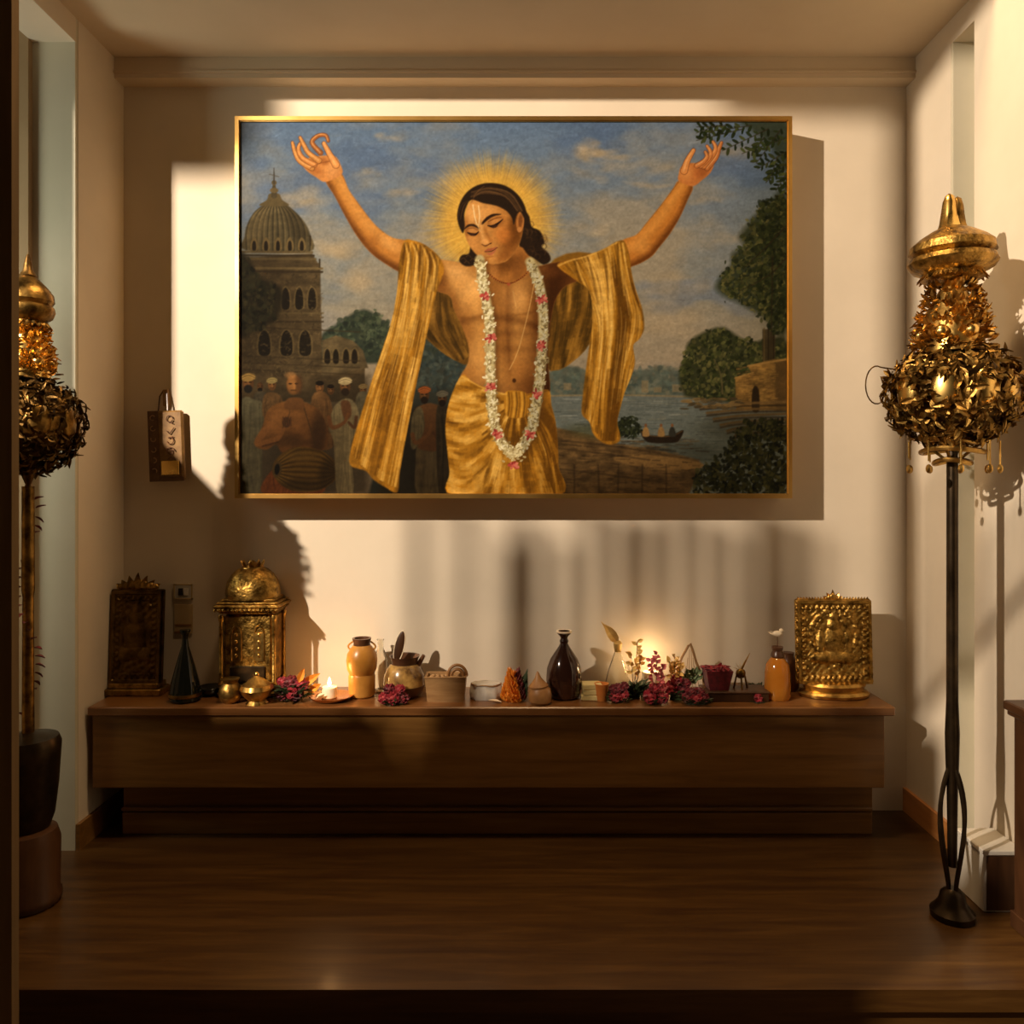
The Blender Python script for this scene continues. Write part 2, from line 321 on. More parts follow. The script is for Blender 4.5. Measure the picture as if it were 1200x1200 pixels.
    cloth(bd,[[(500,340),(492,380),(525,422)],[(514,342),(518,385),(540,420)],[(528,345),(538,380),(550,415)]],3.4,31,None,50,None,C(52,36,12),C(98,66,22),C(148,104,40))
    bd=fullm(fill([(640,312),(700,300),(700,372),(688,404),(668,424),(650,433),(640,420)],C(122,82,24),1,1.2))
    cloth(bd,[[(640,318),(640,370),(640,430)],[(662,316),(656,370),(648,432)],[(684,310),(682,365),(664,428)],[(702,305),(702,370),(690,410)]],4.5,33,lambda u,v:-.1,60,None,C(62,42,12),C(116,78,24),C(172,122,44))
    # torso
    tor=[(500,300),(516,303),(540,307),(562,312),(572,318),(596,326),(616,316),(638,309),(660,305),(690,300),(690,322),(662,334),(650,350),(645,370),(641,400),(641,425),(642,462),(620,468),(590,466),(560,458),(538,444),(547,425),(548,405),(541,384),(531,362),(526,346),(508,338),(498,320)]
    tm=fullm(fill(tor,SK,1,1))
    for x,y,rx,ry,c,a,r in [(530,325,16,26,SL,.6,-.4),(553,345,18,22,SL,.6,-.2),(535,318,14,8,C(226,168,96),.55,.3),(606,345,20,20,SL,.45,.2),(590,372,9,40,C(150,94,40),.6,.1),
                           (640,340,14,26,SD,.75,.2),(655,318,26,14,C(140,84,32),.7,0),(640,400,14,60,C(120,70,26),.8,.05),(632,360,12,24,C(134,80,30),.7,0),(600,420,10,40,C(202,140,66),.4,0),
                           (545,390,8,30,C(152,94,38),.5,.1),(560,420,14,26,SL,.4,0),(612,440,20,20,C(158,98,40),.5,0),(572,340,9,30,C(150,92,38),.55,.15),(585,330,12,8,C(150,96,42),.5,0),
                           (516,330,8,18,C(120,70,26),.7,-.2),(508,312,8,10,SD,.5,0),(590,400,5,30,C(140,88,36),.5,0),(606,372,14,16,C(206,146,74),.4,0),(560,372,12,12,C(206,146,72),.4,0),(548,440,12,12,C(166,106,44),.5,0),(625,448,14,12,C(120,72,28),.6,0)]:
        dab(x,y,rx,ry,c,a,r,1.5,tm)
    stroke([(530,368),(550,372),(574,364)],2.5,C(140,86,34),.5,1.8,tm); stroke([(600,368),(620,366),(640,356)],2.5,C(120,72,28),.5,1.8,tm)
    stroke([(594,330),(593,380),(597,440)],2.2,C(138,84,34),.5,1.8,tm); dab(601.5,445,2.2,2.6,C(70,38,14),.9,0,.7,tm)
    stroke([(562,313),(576,323),(592,326)],2,C(226,168,94),.5,1.4,tm); stroke([(596,326),(616,322),(640,312)],2,C(196,134,66),.5,1.4,tm)
    for x,y,rx,ry,c,a,r in [(650,345,12,40,C(96,54,20),.75,.1),(641,420,9,60,C(92,52,18),.8,0),(530,352,6,16,C(140,86,34),.6,-.3),(510,325,9,16,C(104,60,22),.8,0),(578,380,7,70,C(132,80,32),.55,.05),(640,318,18,6,C(170,108,48),.5,-.1),
                           (555,334,11,10,C(226,166,92),.6,0),(604,350,10,12,C(214,154,84),.5,0),(564,395,6,24,C(208,146,72),.4,0),(612,395,8,24,C(204,142,68),.4,0)]:
        dab(x,y,rx,ry,c,a,r,1.6,tm)
    sh=np.clip((GX-596)/48,0,1)**1.2*.5+np.clip((552-GX)/26,0,1)**1.5*.28*np.clip((GY-335)/30,0,1)
    sh+=.22*np.exp(-((GX-596)/5)**2)*np.clip((GY-325)/20,0,1)*np.clip((450-GY)/30,0,1)
    sh+=.25*np.exp(-((GY-371-.004*(GX-575)**2)/5)**2)*np.clip((GX-530)/10,0,1)+.16*np.exp(-((GY-408)/5)**2)*np.exp(-((GX-597)/26)**2)+.14*np.exp(-((GY-390)/4)**2)*np.exp(-((GX-597)/26)**2)
    sh+=.3*np.clip((GY-440)/24,0,1)+.35*np.clip((322-GY)/16,0,1)*np.exp(-((GX-598)/24)**2)
    sh-=.16*np.exp(-((GX-560)/14)**2-((GY-348)/16)**2)+.12*np.exp(-((GX-614)/10)**2-((GY-350)/12)**2)+.1*np.exp(-((GX-562)/9)**2-((GY-415)/26)**2)
    sh=np.clip(sh,-.2,.75)*tm
    cv[:]=cv*(1-sh[...,None]*np.array([.85,1.0,1.15]))
    # neck
    nk=fullm(fill([(568,298),(590,306),(608,286),(620,300),(620,318),(598,330),(575,324),(567,312)],C(160,100,42),1,1.2))
    dab(590,308,20,10,C(102,58,20),.85,-.2,1.2,nk); dab(608,312,8,16,C(124,74,30),.7,.2,1.2,nk); dab(577,316,6,8,C(190,126,62),.5,0,1.2,nk)
    # thread and beads
    stroke([(626,326),(618,365),(606,410),(596,432)],[1,1],C(226,180,108),.6,.5); stroke([(604,360),(600,340)],.8,C(228,184,116),.4,.5)
    for i in range(22):
        f=i/21; x=571+47*f; y=319+13*np.sin(f*3.14)**.9-2*f; dab(x,y,1.1,1.0,C(110,52,22),.9,0,.4)
    dab(595,332,2,2,C(150,70,40),.9,0,.5)
    # left arm
    arm=[(399,203),(407,221),(419,238),(435,259),(448,271),(460,278),(476,281),(500,290),(500,330),(470,319),(452,309),(434,296),(418,277),(403,252),(391,229),(380,211),(388,204)]
    am=fullm(fill(arm,C(182,116,48),1,1.0))
    stroke([(394,205),(412,237),(436,268),(462,288),(490,296)],[8,11,13,14,14],C(210,146,72),.55,4,am)
    stroke([(383,212),(400,246),(420,277),(446,304),(480,322)],[5,7,9,10,12],C(96,52,18),.9,3.5,am)
    dab(455,283,12,7,C(222,158,84),.5,.5,1.4,am); dab(435,283,8,10,C(150,90,36),.45,.6,1.4,am)
    stroke([(399,203),(419,238),(448,271)],1.4,C(108,62,24),.6,.8,am)
    # left hand
    def finger(pts,w,c=C(194,128,62)):
        stroke(pts,[v+1.2 for v in w],C(92,50,24),.85,.6); stroke(pts,w,c,1,.6); stroke([(x-.5,y-.6) for x,y in pts],[v*.35 for v in w],C(234,170,106),.6,.6)
    finger([(374,178),(364,166),(371,158),(380,157.5),(383,164)],[5.5,4.5,4,3.6,3],C(150,86,40))
    hm=fullm(fill([(380,212),(399,203),(397,191),(391,182),(380,181),(370,182),(360,184),(352,190),(358,199),(368,206)],C(196,126,64),1,.9))
    dab(388,196,8,10,C(216,148,84),.7,.3,1.2,hm); dab(366,197,10,5,C(168,98,46),.7,.5,1.2,hm); dab(378,188,6,4,C(150,86,40),.7,.2,1.1,hm)
    finger([(364,196),(350,188),(344,177),(341,166)],[5.5,5,4.4,3])
    finger([(367,192),(353,184),(348,174),(350,167)],[5.5,5,4.2,3],C(196,124,62))
    finger([(372,187),(360,178),(354,168),(350,160)],[6,5,4.4,3])
    finger([(392,192),(385,180),(378,167)],[8,6,4.2],C(210,140,76))
    stroke([(362,196),(374,190),(384,188)],1,C(116,64,30),.7,.6)
    # right arm
    arm=[(795,211),(788,220),(774,239),(757,260),(745,274),(728,281),(715,300),(722,318),(737,312),(750,307),(763,299),(772,288),(784,273),(796,253),(805,233),(811,217)]
    am=fullm(fill(arm,C(182,112,42),1,1.0))
    stroke([(800,214),(782,240),(764,264),(744,284),(724,294)],[7,11,12,12,12],C(214,146,66),.6,4,am)
    stroke([(810,218),(797,250),(778,278),(760,299),(736,313)],[5,7,9,9,10],C(96,50,16),.9,3.5,am)
    dab(752,288,10,7,C(220,154,74),.4,-.6,1.3,am); stroke([(795,211),(774,239),(746,273)],1.4,C(112,64,22),.6,.8,am)
    hm=fullm(fill([(795,211),(811,217),(822,210),(832,201),(836,190),(828,186),(818,190),(808,190),(798,194),(795,202)],C(190,114,54),1,.9))
    dab(803,202,7,8,C(210,138,72),.7,0,1.2,hm); dab(822,200,9,6,C(150,80,36),.7,-.6,1.2,hm)
    finger([(828,196),(838,184),(842,173),(845,166)],[5.5,5,4.2,2.8],C(182,106,52))
    finger([(824,194),(835,180),(838,172),(835,165)],[5.5,5,4,2.8],C(196,118,58))
    finger([(820,193),(830,184),(832,177),(828,170)],[5.5,4.8,4,2.8],C(200,122,62))
    finger([(816,193),(824,188),(828,182),(826,177)],[5.5,4.6,4,3],C(192,114,56))
    finger([(801,199),(805,187),(812,175)],[8,6,4.2],C(206,132,68))
    # head: hair behind
    hair=C(38,25,15); hl=C(86,58,32)
    fill([(551,287),(548,296),(540,298),(537,305),(545,311),(556,309),(563,302),(560,292)],hair,1,1)
    fill([(604,240),(618,250),(622,264),(632,270),(637,282),(634,288),(642,296),(644,304),(636,309),(626,303),(618,298),(612,290),(606,282)],hair,1,1)
    for q in range(34):
        x,y=U(612,638),U(262,304)
        if x<610+(y-255)*.75+10 and x>606+(y-262)*.35: stroke([(x-3,y-3),(x+1,y-3.5),(x+3,y),(x+1,y+3)],[.5,1.4,.5],[hl,C(70,46,25),C(24,16,10)][q%3],.5,.8)
    for x,y in [(542,303),(548,300),(553,304),(546,307)]: stroke([(x-3,y),(x,y-2),(x+3,y+1)],1,hl,.6,.6)
    face=[(543,262),(544,274),(548,285),(555,295),(564,303),(573,308),(583,308),(594,303),(603,293),(609,280),(612,262),(609,246),(595,232),(575,226),(556,229),(546,242)]
    fm=fullm(fill(face,C(188,126,60),1,.9))
    for x,y,rx,ry,c,a,r in [(556,248,12,12,C(226,164,90),.7,0),(572,246,14,8,C(214,150,76),.5,0),(590,262,12,20,C(196,124,52),.5,0),(598,278,11,22,C(118,66,22),.9,.3),(604,262,8,22,C(100,56,18),.9,0),
                            (588,274,9,9,C(206,122,50),.7,0),(552,283,6,8,C(216,146,72),.6,0),(575,302,9,5,C(208,140,68),.6,-.2),(590,299,10,6,C(138,80,30),.7,-.5),(545,268,3,14,C(150,92,38),.6,0),(566,304,6,4,C(160,96,40),.5,.4),(594,240,14,9,C(150,94,40),.6,.5)]:
        dab(x,y,rx,ry,c,a,r,1.4,fm)
    # eye sockets
    dab(553,270,8,5,C(126,72,28),.7,.1,1.2,fm); dab(580,259,10,6,C(122,68,26),.7,-.35,1.2,fm)
    dab(553.4,269,6,2.8,C(206,140,70),.8,.05,.7,fm); dab(579.5,258.5,7.2,3,C(206,138,68),.8,-.35,.7,fm)
    stroke([(546.5,271.5),(551,273.4),(556,273.6),(559.5,270.6)],[1,2.9,2.6,.8],C(26,14,9),.95,.6); dab(552.5,273.8,3.2,1.6,C(60,34,22),.85,0,.6)
    stroke([(570.5,263.3),(576,264.2),(581,261.7),(588,256)],[1,3.2,2.8,.8],C(26,14,9),.95,.6); dab(578.5,264.2,3.6,1.8,C(58,32,20),.85,-.3,.6)
    stroke([(547,266.8),(553,266.4),(558,268.5)],.9,C(110,62,26),.7,.6); stroke([(571,258.5),(578,255.5),(586,253.5)],.9,C(106,58,24),.7,.6)
    stroke([(542.8,267.4),(548,263.2),(554,263),(560,266.3)],[1,2.8,3,1.6],C(40,23,12),.92,.7)
    stroke([(563.5,261.4),(570,254.8),(577,251),(585.5,250)],[2,3.8,3.2,1],C(38,21,11),.95,.7)
    # nose
    stroke([(562.5,262),(563.5,272),(566,281)],[3,3.4,4],C(228,166,94),.6,1.4); stroke([(567,266),(570,274),(573.5,280)],[2,3,3],C(146,86,34),.6,1.4)
    dab(567.2,282.6,4.4,3.4,C(218,152,82),.85,0,.8); dab(574.2,281,2.4,2.4,C(180,112,50),.8,0,.7)
    stroke([(563.6,285.4),(568,287),(573.5,284.2)],[.8,1.6,.9],C(88,46,20),.85,.6); dab(574,284,1.4,.8,C(60,30,14),.8,-.3,.6)
    # mouth
    stroke([(567,293.4),(571,291.6),(574,291.4),(581.3,288.6)],[1,3,3,.8],C(158,82,52),.95,.7)
    stroke([(569,295.8),(574.5,296.4),(579.6,292)],[1,3.6,1],C(178,98,64),.9,.8)
    stroke([(567,294),(572,293.8),(576,292.8),(581.8,289)],[.7,1.1,1.1,.6],C(74,34,22),.95,.5)
    dab(573,300,5,1.2,C(150,90,38),.6,-.2,1)
    # ear and hair front
    dab(608.5,259,4.6,11.5,C(166,104,48),1,.06,.3); dab(608.8,258,2.4,7.5,C(104,58,24),.8,.06,.8); dab(607.5,268,2.6,3,C(190,124,64),.8,0,.6)
    fill([(551.5,233),(546,240),(543,250),(543.5,264),(541,272),(536,262),(534.5,250),(538,236),(546,224),(558,216),(573,213.2),(590,216),(604,225),(613,238),(616.5,252),(613,254),(608.5,247),(604,252),(601,262),(598.5,254),(592,246),(580,240),(565,237)],hair,1,.9)
    hm=fullm(mask([(551.5,233),(543,250),(536,262),(534.5,250),(546,224),(573,213),(604,225),(617,252),(604,252),(592,246),(565,237)],1))
    for q in range(46):
        f=U(0,1); stroke([(552+U(-2,3),231-f*8),(566+f*8,224-f*6+U(-2,3)),(590+f*8,230-f*5),(604+f*8,246)],[.5,1.3,.5],[hl,C(104,72,40),C(22,14,9),C(60,40,23)][q%4],.5,.6,hm)
    for q in range(14):
        f=U(0,1); stroke([(551,232),(543-f*4,240),(539-f*4,256)],[.5,1.2,.4],[hl,C(22,14,9)][q%2],.5,.6,hm)
    stroke([(551.5,236),(557,225),(566,217)],.9,C(120,80,42),.5,.6)
    # forehead mark
    stroke([(553,239),(555,252),(557.5,262)],[1.1,1.3,.9],C(246,214,158),.85,.55); stroke([(559.5,240),(560.8,252),(560,262)],[1.1,1.3,.9],C(246,214,158),.8,.55)
    stroke([(558.6,262),(561.2,270)],[1.8,1],C(236,196,130),.6,.7)
    # ---------------- front drapes
    dl=[(472,282),(484,281),(500,288),(514,301),(519,316),(512,336),(506,356),(500,384),(494,412),(486,450),(480,482),(472,522),(467,552),(464,576),(450,570),(436,561),(427,551),(409,544),(410,524),(418,496),(432,452),(446,410),(458,374),(464,340),(466,310)]
    m=fullm(fill(dl,C(152,100,26),1,1,nz=fold,na=1.0))
    LN=[[(472,284),(466,330),(452,395),(430,460),(412,530)],[(480,284),(476,335),(464,400),(444,465),(424,545)],[(490,286),(486,340),(474,400),(456,470),(438,556)],[(500,290),(497,340),(486,400),(468,480),(452,566)],[(513,302),(508,345),(496,405),(480,480),(464,570)]]
    cloth(m,LN,4.2,5,lambda u,v:.25-1.0*max(0,u-.62)-.25*(u<.06))
    folds(m,LN,70,(.6,1.5),(C(240,192,104),C(84,50,12)),.35,2)
    for a_ in [[(484,283),(490,300),(488,330)],[(496,287),(503,305),(500,335)],[(506,294),(511,312),(507,340)],[(476,283),(480,302),(476,330)]]: stroke(a_,[1,3,1],goldk,.55,1,m); stroke([(x-3,y) for x,y in a_],[1,2.6,1],C(236,184,92),.6,1,m)
    stroke([(468,552),(464,575)],3,goldk,.4,1.5,m)
    drr=[(652,310),(668,303),(690,297),(708,290),(722,282),(731,282),(737,300),(739,318),(744,338),(752,362),(754,384),(748,396),(741,404),(743,425),(738,442),(731,458),(726,476),(722,494),(726,514),(716,520),(704,517),(694,507),(690,494),(681,484),(682,462),(686,430),(691,395),(694,370),(690,340),(672,326)]
    m=fullm(fill(drr,C(140,92,24),1,1,nz=fold,na=1.0))
    LN=[[(654,308),(676,332),(693,370),(690,430),(684,480)],[(690,298),(700,330),(706,380),(700,440),(694,500)],[(708,291),(714,330),(718,380),(712,440),(706,515)],[(722,284),(728,325),(734,375),(726,440),(718,515)],[(732,284),(742,335),(752,380),(738,440),(724,510)]]
    cloth(m,LN,4.6,9,lambda u,v:.12+.3*np.exp(-((u-.35)/.18)**2)-.75*np.exp(-((u-.72)/.14)**2)-.3*(u>.93))
    folds(m,LN,70,(.6,1.5),(C(240,190,100),C(84,50,12)),.35,2)
    for a_ in [[(672,306),(678,325),(690,350)],[(688,300),(694,325),(700,355)],[(706,293),(710,318),(712,350)],[(722,286),(724,310),(728,345)]]: stroke(a_,[1,3,1],goldk,.5,1,m); stroke([(x+3,y) for x,y in a_],[1,2.4,1],C(232,178,82),.6,1,m)
    stroke([(652,311),(668,304),(690,298),(722,283)],2,C(230,178,86),.6,1,m)
    # ---------------- dhoti
    dh=[(540,439),(552,447),(566,453),(590,461),(616,461),(641,456),(645,474),(649,490),(652,515),(653,545),(653,580),(531,580),(526,552),(523,524),(521,498),(526,468)]
    m=fullm(fill(dh,C(180,118,28),1,1,nz=fold,na=1.0))
    dab(640,520,16,60,C(104,64,16),.75,0,1.3,m); dab(600,530,16,50,C(140,90,22),.5,0,1.4,m); dab(545,500,18,40,C(206,144,46),.55,0,1.5,m)
    cloth(m,[[(534,440),(552,444),(572,452),(592,462)],[(524,470),(546,474),(570,470),(593,468)],[(521,500),(545,502),(572,490),(594,474)],[(521,530),(546,534),(574,512),(595,482)],[(522,560),(548,566),(576,536),(596,490)],[(528,600),(556,600),(580,560),(598,498)]],7.5,13,lambda u,v:.1-.5*max(0,v-.7),90,wander=.25)
    cloth(m,[[(616,486),(630,530),(636,590)],[(618,480),(642,530),(650,590)],[(620,468),(650,520),(664,590)],[(630,456),(655,500),(668,560)]],4,17,lambda u,v:-.55-.4*u,60)
    LN=[[(594,486),(580,520),(560,580)],[(598,488),(590,530),(580,580)],[(603,488),(602,530),(602,580)],[(610,488),(616,530),(624,580)],[(616,484),(632,530),(648,580)]]
    cloth(m,LN,4.5,21,lambda u,v:.05-.5*u,60,wander=.1)
    kn=fullm(fill([(591,459),(604,457),(616,461),(617,480),(612,488),(596,488),(590,478)],C(176,118,32),1,1))
    for i in range(9): x=592+i*3; stroke([(x,459),(x+1,472),(x-1,488)],1.6,[goldl,goldk,goldd][i%3],.65,.7,kn)
    stroke([(540,440),(566,454),(592,461)],1.6,C(230,172,76),.7,.8); stroke([(616,462),(641,457)],1.6,C(120,76,22),.8,.8)
    # ---------------- garland
    gl=cat([(561,303),(563,318),(565,333),(568,349),(571,366),(573,385),(573.5,405),(573.5,431),(574,455),(575,474),(578,496),(583,511),(590,522),(600,530),(609,524),(617,512),(622,500),(626,481),(629,461),(632,436),(634,410),(635.5,385),(635,362),(633,343),(628,323),(620,306)],12,False)
    seg=np.r_[0,np.cumsum(np.hypot(*np.diff(gl,axis=0).T))]; T=seg[-1]
    stroke(gl[::4]+np.array([4,3]),[11,11],C(70,42,16),.45,3,None,False); stroke(gl[::4],[11,11],C(186,168,118),.95,1.5,None,False)
    for q in range(1500):
        f=U(0,T); x=np.interp(f,seg,gl[:,0])+rng.normal(0,3.0); y=np.interp(f,seg,gl[:,1])+rng.normal(0,2)
        shade=1-.22*(x>610)
        dab(x,y,U(1.4,2.6),U(.8,1.4),[C(226,210,160),C(196,176,122),C(240,226,184),C(142,120,76)][q%4]*shade,.9,U(0,3.14),.4)
    for x,y in [(567.5,346),(573.5,395),(573.5,453),(581,508),(619,508),(628.5,461),(634,404),(634,350),(600,545)]:
        for q in range(26): a0=U(0,6.28); r=U(0,6); dab(x+np.cos(a0)*r,y+np.sin(a0)*r*.85,U(1.5,2.8),U(1,1.8),[C(180,70,58),C(200,96,80),C(140,44,40),C(216,122,100)][q%4]*(1-.12*(x>610)),.9,a0,.4)
    for q in range(40): dab(600+rng.normal(0,6),533+rng.normal(0,3),2.2,1.2,[C(222,204,154),C(190,168,116)][q%2],.9,U(0,3.14),.4)
    # ---------------- finish: canvas and brush grain, darker towards the corners
    g=fbm(2.4,200,1,2); cv[:]*= (1+.16*(g-.5)+.12*(brush-.5))[...,None]
    v=np.clip(np.hypot((GX-600)/400,(GY-350)/300),0,1.4)
    cv[:]*=(1-.12*np.clip(v-.6,0,1))[...,None]
    return np.clip(cv,0,1)
import bpy, math, random
from mathutils import Vector, Matrix
random.seed(5)
COL = bpy.context.scene.collection
PI = math.pi
FOC, VX, VY, CAM_Y, EYE = 917.0, 610.0, 560.0, -3.2, 1.36     # focal length in pixels, vanishing point, camera place
TOP = 0.507                                                    # height of the altar top

def sc(y): return FOC/(y-CAM_Y)                                # pixels per metre at depth y
def wx(px, y): return (px-VX)/sc(y)
def wz(py, y): return EYE+(VY-py)/sc(y)

# ------------------------------------------------------------------ mesh building
class MB:
    def __init__(s): s.v=[]; s.f=[]
    def add(s, vs, fs, M=None):
        o=len(s.v)
        s.v += [tuple(M@Vector(p)) if M else tuple(p) for p in vs]
        s.f += [tuple(i+o for i in f) for f in fs]
        return s
    def box(s,x0,y0,z0,x1,y1,z1,M=None,b=0.0):
        if b<=0:
            vs=[(x0,y0,z0),(x1,y0,z0),(x1,y1,z0),(x0,y1,z0),(x0,y0,z1),(x1,y0,z1),(x1,y1,z1),(x0,y1,z1)]
            return s.add(vs,[(0,3,2,1),(4,5,6,7),(0,1,5,4),(1,2,6,5),(2,3,7,6),(3,0,4,7)],M)
        def ring(i,z):   # rounded in plan by a cut corner
            return [(x0+i+b,y0+i,z),(x1-i-b,y0+i,z),(x1-i,y0+i+b,z),(x1-i,y1-i-b,z),(x1-i-b,y1-i,z),(x0+i+b,y1-i,z),(x0+i,y1-i-b,z),(x0+i,y0+i+b,z)]
        vs=ring(b,z0)+ring(0,z0+b)+ring(0,z1-b)+ring(b,z1)
        fs=[tuple(range(7,-1,-1)),tuple(range(24,32))]
        for k in range(3):
            for i in range(8): fs.append((k*8+i,k*8+(i+1)%8,k*8+8+(i+1)%8,k*8+8+i))
        return s.add(vs,fs,M)
    def lathe(s,prof,n=28,M=None,sy=1.0,cap=True,fl=None):
        vs=[];fs=[]
        for r,z in prof:
            for i in range(n):
                a=2*PI*i/n; q=r*(1+(fl(a,z) if fl else 0)); vs.append((q*math.cos(a),q*math.sin(a)*sy,z))
        for k in range(len(prof)-1):
            for i in range(n):
                j=(i+1)%n; fs.append((k*n+i,k*n+j,k*n+n+j,k*n+n+i))
        if cap:
            fs.append(tuple(range(n-1,-1,-1))); fs.append(tuple(range((len(prof)-1)*n,len(prof)*n)))
        return s.add(vs,fs,M)
    def tube(s,pts,r,n=8,closed=False,flat=1.0):
        pts=[Vector(p) for p in pts]; m=len(pts); vs=[];fs=[]
        rr=r if isinstance(r,(list,tuple)) else [r]*m
        nrm=None
        for i,p in enumerate(pts):
            a=pts[(i-1)%m] if (closed or i>0) else p; b=pts[(i+1)%m] if (closed or i<m-1) else p
            t=(b-a).normalized() if (b-a).length>1e-9 else Vector((0,0,1))
            if nrm is None:
                nrm=t.cross(Vector((0,1,0)));
                if nrm.length<.2: nrm=t.cross(Vector((1,0,0)))
            nrm=(nrm-t*nrm.dot(t)).normalized(); bn=t.cross(nrm)
            for k in range(n):
                q=2*PI*k/n; vs.append(p+nrm*(math.cos(q)*rr[i])+bn*(math.sin(q)*rr[i]*flat))
        for i in range(m if closed else m-1):
            j=(i+1)%m
            for k in range(n): fs.append((i*n+k,i*n+(k+1)%n,j*n+(k+1)%n,j*n+k))
        if not closed: fs.append(tuple(range(n-1,-1,-1))); fs.append(tuple(range((m-1)*n,m*n)))
        return s.add(vs,fs)
    def ball(s,c,rx,ry,rz,nu=14,nv=9,M=None):
        vs=[];fs=[]
        for j in range(1,nv):
            t=PI*j/nv
            for i in range(nu):
                a=2*PI*i/nu; vs.append((c[0]+rx*math.sin(t)*math.cos(a),c[1]+ry*math.sin(t)*math.sin(a),c[2]+rz*math.cos(t)))
        vs.append((c[0],c[1],c[2]+rz)); vs.append((c[0],c[1],c[2]-rz)); T=len(vs)-2
        for j in range(nv-2):
            for i in range(nu): fs.append((j*nu+i,(j+1)*nu+i,(j+1)*nu+(i+1)%nu,j*nu+(i+1)%nu))
        for i in range(nu): fs.append((T,i,(i+1)%nu)); fs.append((T+1,(nv-2)*nu+(i+1)%nu,(nv-2)*nu+i))
        return s.add(vs,fs,M)
    def leaf(s,p,d,up,L,W,curl=.25,th=0.0012):
        d=Vector(d).normalized(); up=Vector(up); sd=d.cross(up)
        if sd.length<1e-4: sd=d.cross(Vector((1,.3,.2)))
        sd.normalize(); n=sd.cross(d).normalized(); p=Vector(p)
        pr=[(0,.12),(.3,.9),(.6,.85),(.85,.4),(1,.04)]
        vs=[];fs=[]
        for t,w in pr:
            c=p+d*(L*t)-n*(curl*L*t*t)
            e=n*(W*.22*w)
            vs+= [c-sd*(W*.5*w)+e, c-n*th*.5, c+sd*(W*.5*w)+e, c-n*th*2.0]
        for i in range(4):
            a=i*4;b=a+4
            fs+=[(a,a+1,b+1,b),(a+1,a+2,b+2,b+1),(a+2,a+3,b+3,b+2),(a+3,a,b,b+3)]
        fs.append((0,3,2,1)); fs.append((16,17,18,19))
        return s.add(vs,fs)
    def relief(s,w,h,nx,nz,fn,y0,thick):
        """carved slab standing in the xz plane, its carved face towards -y"""
        vs=[];fs=[]
        for j in range(nz+1):
            for i in range(nx+1):
                u=i/nx;v=j/nz; vs.append(((u-.5)*w,y0-fn(u,v),v*h))
        N=(nx+1)*(nz+1)
        for j in range(nz):
            for i in range(nx):
                a=j*(nx+1)+i; fs.append((a,a+1,a+nx+2,a+nx+1))
        rim=[i for i in range(nx+1)]+[j*(nx+1)+nx for j in range(1,nz+1)]+[nz*(nx+1)+i for i in range(nx-1,-1,-1)]+[j*(nx+1) for j in range(nz-1,0,-1)]
        for i in rim: x,y,z=vs[i]; vs.append((x,y0+thick,z))
        m=len(rim)
        for k in range(m): fs.append((rim[k],N+k,N+(k+1)%m,rim[(k+1)%m]))
        fs.append(tuple(N+k for k in range(m)))
        return s.add(vs,fs)
    def build(s,name,mat,parent=None,smooth=True,loc=None):
        me=bpy.data.meshes.new(name); me.from_pydata([tuple(v) for v in s.v],[],s.f); me.update()
        o=bpy.data.objects.new(name,me); COL.objects.link(o)
        if mat: me.materials.append(mat)
        if smooth:
            me.polygons.foreach_set('use_smooth',[True]*len(me.polygons))
            me.set_sharp_from_angle(angle=math.radians(38))
        if parent: o.parent=parent
        if loc: o.location=loc
        return o

def tag(o,label,cat,group=None):
    o['label']=label; o['category']=cat
    if group: o['group']=group
    return o
def thing(name,label,cat,loc,rz=0,group=None):
    o=bpy.data.objects.new(name,None); COL.objects.link(o); o.location=loc; o.rotation_euler=(0,0,rz); o.empty_display_size=.05
    return tag(o,label,cat,group)
def struct(name,mb,mat,smooth=False):
    o=mb.build(name,mat,None,smooth); o['kind']='structure'; return o
def lab(o,t): o['label']=t; return o

